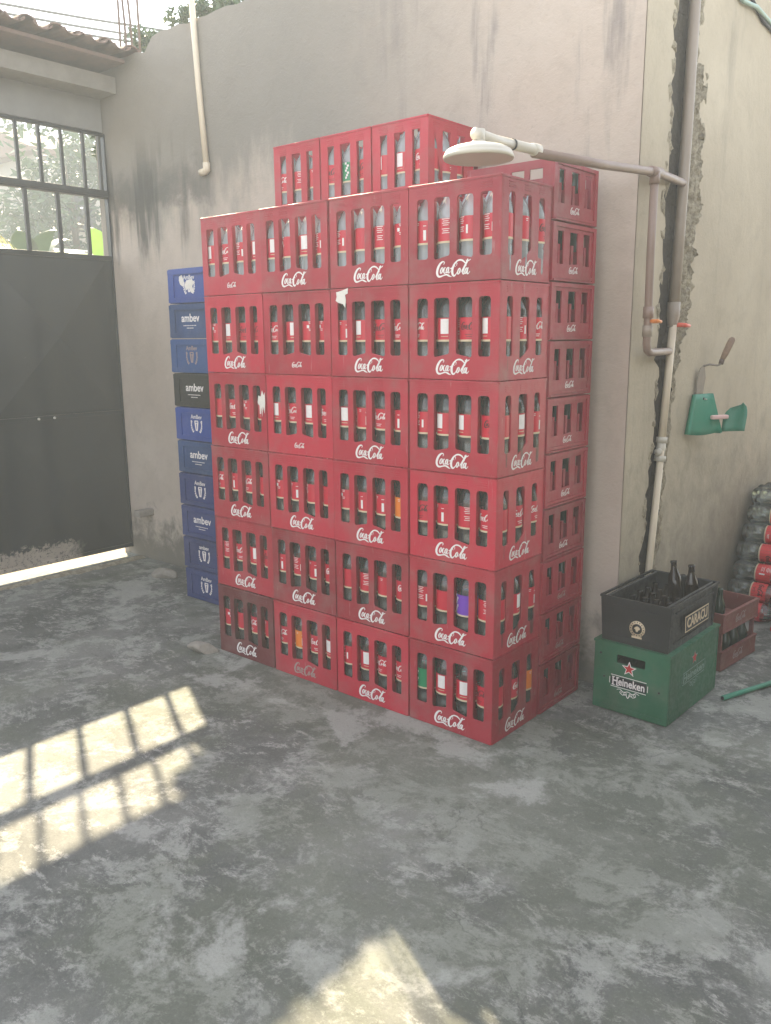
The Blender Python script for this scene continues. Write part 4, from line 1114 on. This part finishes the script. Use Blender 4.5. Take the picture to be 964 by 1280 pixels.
# broad-leaved plants
def banana(x, y, z, n, L, w_, seed, label, m, name='banana_plant', droop=1., cat='plant', z0=-.03):
    q = random.Random(seed); o = empty(name, (x, y, z0), label, cat); h = z-z0
    b = MB(); b.tube([(0, 0, 0), (.03, .02, h*.5), (0, 0, h)], [.09, .07, .04], m if False else BARK, 10); b.build('stem', o)
    for k in range(n):
        az = k*2*math.pi/n+q.uniform(-.3, .3); el = q.uniform(.7, 1.35); ln = L*q.uniform(.8, 1.15)
        b = MB(); P = []
        for j in range(9):
            s_ = j/8; r_2 = ln*s_*math.cos(el)*(1+.3*s_); z_ = ln*(s_*math.sin(el)-.55*droop*s_*s_)
            P.append(Vector((r_2*math.cos(az), r_2*math.sin(az), h+z_)))
        sd = Vector((-math.sin(az), math.cos(az), 0)); vs = []
        for j, p_ in enumerate(P):
            hw = w_*math.sin(math.pi*min(1, (j/8)**.7*.96+.04))*.5+.004
            vs += [p_+sd*hw-Vector((0, 0, hw*.35)), p_, p_-sd*hw-Vector((0, 0, hw*.35))]
        b.add(vs, [(3*j+i, 3*j+i+1, 3*j+i+4, 3*j+i+3) for j in range(8) for i in range(2)], m, smooth=True)
        b.build('leaf', o)
banana(-7.0, 2.88, 2.3, 7, .95, .26, 5, 'bright green banana plant outside, at the right end of the grille', LEAFB)
banana(-8.4, 2.7, 2.3, 8, 1.3, .30, 6, 'banana plant with arching leaves outside, behind the middle grille bars', LEAF)
def palm(x, y, z, n, L, seed, label):
    q = random.Random(seed); o = empty('palm', (x, y, -.03), label, 'palm'); h = z+.03
    b = MB(); b.tube([(0, 0, 0), (.05, 0, h*.5), (0, 0, h)], [.12, .09, .08], BARK, 10); b.build('trunk', o)
    for k in range(n):
        az = k*2*math.pi/n; el = q.uniform(.3, 1.1); b = MB(); prev = None
        for j in range(17):
            s_ = j/16; r_2 = L*s_*math.cos(el); z_ = L*(s_*math.sin(el)-.75*s_*s_)
            p_ = Vector((r_2*math.cos(az), r_2*math.sin(az), h+z_)); sd = Vector((-math.sin(az), math.cos(az), 0))
            if prev is not None:
                d_ = (p_-prev).normalized(); ll = L*.30*math.sin(math.pi*(.12+.85*s_))
                for s2 in (-1, 1):
                    e_ = p_+sd*s2*ll*.8+d_*ll*.5-Vector((0, 0, ll*.45)); b.add([p_-d_*.02, e_, p_+d_*.02], [(0, 1, 2)], LEAFY)
                b.add([prev-sd*.012, prev+sd*.012, p_+sd*.010, p_-sd*.010], [(0, 1, 2, 3)], LEAFY)
            prev = p_
        b.build('frond', o)
palm(-7.6, 1.15, 2.75, 11, 1.1, 8, 'yellowing palm outside, at the left edge of the grille')
# corrugated roof edge outside
cr = empty('corrugated_roof', (-10, 4.2, 2.79), 'pale corrugated roof edge outside, seen along the bottom of the grille', 'roof')
b = MB(); vs = []; n = 200
for i in range(n+1):
    y = -3+6*i/n; z_ = .030*math.sin(2*math.pi*y/.177)
    vs += [(0, y, z_), (0, y, z_+.012), (-1.4, y, z_+.16), (-1.4, y, z_+.148)]
b.add(vs, [(4*i+j, 4*i+(j+1) % 4, 4*i+4+(j+1) % 4, 4*i+4+j) for i in range(n) for j in range(4)], FIBRE, smooth=False)
b.build('sheet', cr)
b = MB(); b.box(-.06, -.02, -3, 3, -.14, -.045, FIBRE); b.build('edge_board', cr)
b = MB()
for y in (-2.8, 0, 2.8):
    b.box(-.10, -.03, y-.04, y+.04, -2.75, -.10, BEAM); b.box(-1.38, -1.30, y-.04, y+.04, -2.75, .09, BEAM)
b.build('posts', cr)
# a house and the hill behind
hs_ = empty('house', (-16, 8.0, -.03), 'distant house with a terracotta roof beyond the trees', 'house')
b = MB(); b.box(-3, 0, -1.0, 1.6, 0, 5.45, SHADEP); b.build('wall', hs_)
b = MB(); b.add([(.35, -1.3, 5.45), (.35, 1.9, 5.45), (-1.5, 1.9, 6.15), (-1.5, -1.3, 6.15), (-3.35, -1.3, 5.45), (-3.35, 1.9, 5.45), (.35, -1.3, 5.36), (.35, 1.9, 5.36), (-3.35, 1.9, 5.36), (-3.35, -1.3, 5.36)],
      [(0, 1, 2, 3), (3, 2, 5, 4), (0, 6, 7, 1), (6, 9, 8, 7), (4, 5, 8, 9), (0, 3, 4, 9, 6), (1, 7, 8, 5, 2)], TERRA); b.build('roof', hs_)
b = MB(); b.box(0, .03, -.5, .3, 3.9, 4.9, BPRINT); b.build('window', hs_)
b = MB(); q = random.Random(31); nx_, ny_ = 26, 60; vs = []
for i in range(nx_):
    for j in range(ny_):
        x = -19-i*2.2; y = -55+j*2.3; e = min(1, i/10)
        hgt = 8.5*math.sin(min(math.pi/2, e*math.pi/2))+.9*math.sin(y*.21+i*.3)+.5*math.sin(y*.63+1)+q.uniform(-.25, .25)
        vs.append((x, y, -.1 if i == 0 else hgt*.62+i*.03))
b.add(vs, [(i*ny_+j, i*ny_+j+1, (i+1)*ny_+j+1, (i+1)*ny_+j) for i in range(nx_-1) for j in range(ny_-1)], HILLM, smooth=True)
tag(b.build('hill'), kind='structure')
b = MB(); q = random.Random(41)
for _ in range(170):
    y = q.uniform(-4, 26); x = q.uniform(-23, -17.5); leaves(b, (x, y, q.uniform(1.8, 6.6)+(-17.5-x)*.1), q.uniform(.7, 1.3), 110, .16, LEAFD, q)
tag(b.build('hillside_bushes'), 'mass of dark bushes covering the hillside beyond the house', 'bushes', kind='stuff')
# shrub showing above the wall top
q = random.Random(61); o = empty('shrub', (-3.55, 1.35, -.03), 'pale shrub showing above the top of the back wall near the pipe', 'shrub')
b = MB(); b.tube([(0, 0, 0), (.05, 0, 2), (.1, 0, 3.6)], [.05, .035, .01], BARK, 7); b.build('trunk', o)
b = MB()
for c_ in ((.12, 0, 3.70), (.32, -.02, 3.68), (.48, .0, 3.68), (.66, .02, 3.66), (-.35, 0, 3.68), (-.45, .1, 3.62)): leaves(b, c_, .15, 220, .032, LEAF, q, .5)
b.build('foliage', o)

# ------------------------------------------------------------------ the hazy air, thickened to stand in for lens veil as well
hz = bpy.data.materials.new('hazy_air'); hz.use_nodes = True; ht = hz.node_tree; ht.nodes.clear()
ho = ht.nodes.new('ShaderNodeOutputMaterial'); hv = ht.nodes.new('ShaderNodeVolumePrincipled')
hv.inputs['Color'].default_value = (.82, .91, 1.0, 1); hv.inputs['Density'].default_value = HAZE; hv.inputs['Anisotropy'].default_value = .22
ht.links.new(hv.outputs[0], ho.inputs['Volume'])
b = MB(); b.box(-310, 310, -310, 310, -1.05, 8.6, hz); tag(b.build('haze'), kind='stuff')

for L in range(5):
    for i in range(5-L//2):
        y = 1.90+L*.06+i*.109+rc.uniform(-.006, .006); z = .053+L*.095+rc.uniform(-.003, .003)
        o = bpy.data.objects.new('empty_bottle', None); link(o); o.empty_display_size = .05
        tag(o, f"empty bottle in the front pile, {['nearest', 'second', 'third', 'fourth', 'fifth'][i]} in its {PN[L]} row", 'bottle', 'empty bottles in the front pile')
        o.matrix_world = T(.81+rc.uniform(-.015, .015), y, z) @ RZ(rc.uniform(-.06, .06)) @ RY(R(-90)) @ RZ(rc.uniform(0, 6.28))
        put('bottle_body', PB, o)
        if rc.random() < .5: put('label', LAB[rc.choice(['script', 'lines', 'black'])][0], o)
        put('cap', CAP, o)
q = random.Random(71); o = empty('tree', (-5.35, 2.15, -.03), 'slender young tree just outside the gate near the wall corner', 'tree')
b = MB(); b.tube([(0, 0, 0), (.02, .02, 1.5), (.0, -.1, 2.7), (.4, -.45, 3.1), (1.0, -.95, 3.35)], [.04, .032, .022, .016, .005], BARK, 7); b.build('trunk', o)
b = MB()
for c_ in ((1.0, -1.12, 3.42), (1.0, -1.00, 3.30), (1.0, -.96, 3.52), (1.0, -.88, 3.14), (1.0, -.86, 2.98), (1.0, -.90, 3.36)): leaves(b, c_, .11, 380, .04, LEAF, q, .9)
b.build('foliage', o)

# unseen roof added on the right of the yard, out of view; it keeps the sky off the right-hand faces
po = empty('sky_blocker', (2.3, 0, 0), 'unseen roof on posts, added at the right to block sky light', 'sky_blocker')
b = MB(); b.box(0, 4.4, -7, 6, 2.62, 2.78, LINTEL); b.build('roof', po)
b = MB(); b.box(4.3, 4.4, -7, 6, 0, 2.62, PLASTER2); b.build('wall', po)
for y in (-6.5, -3.4, .4, 4.2):
    b = MB(); b.box(.05, .20, y, y+.15, 0, 2.62, LINTEL); b.build('post', po)
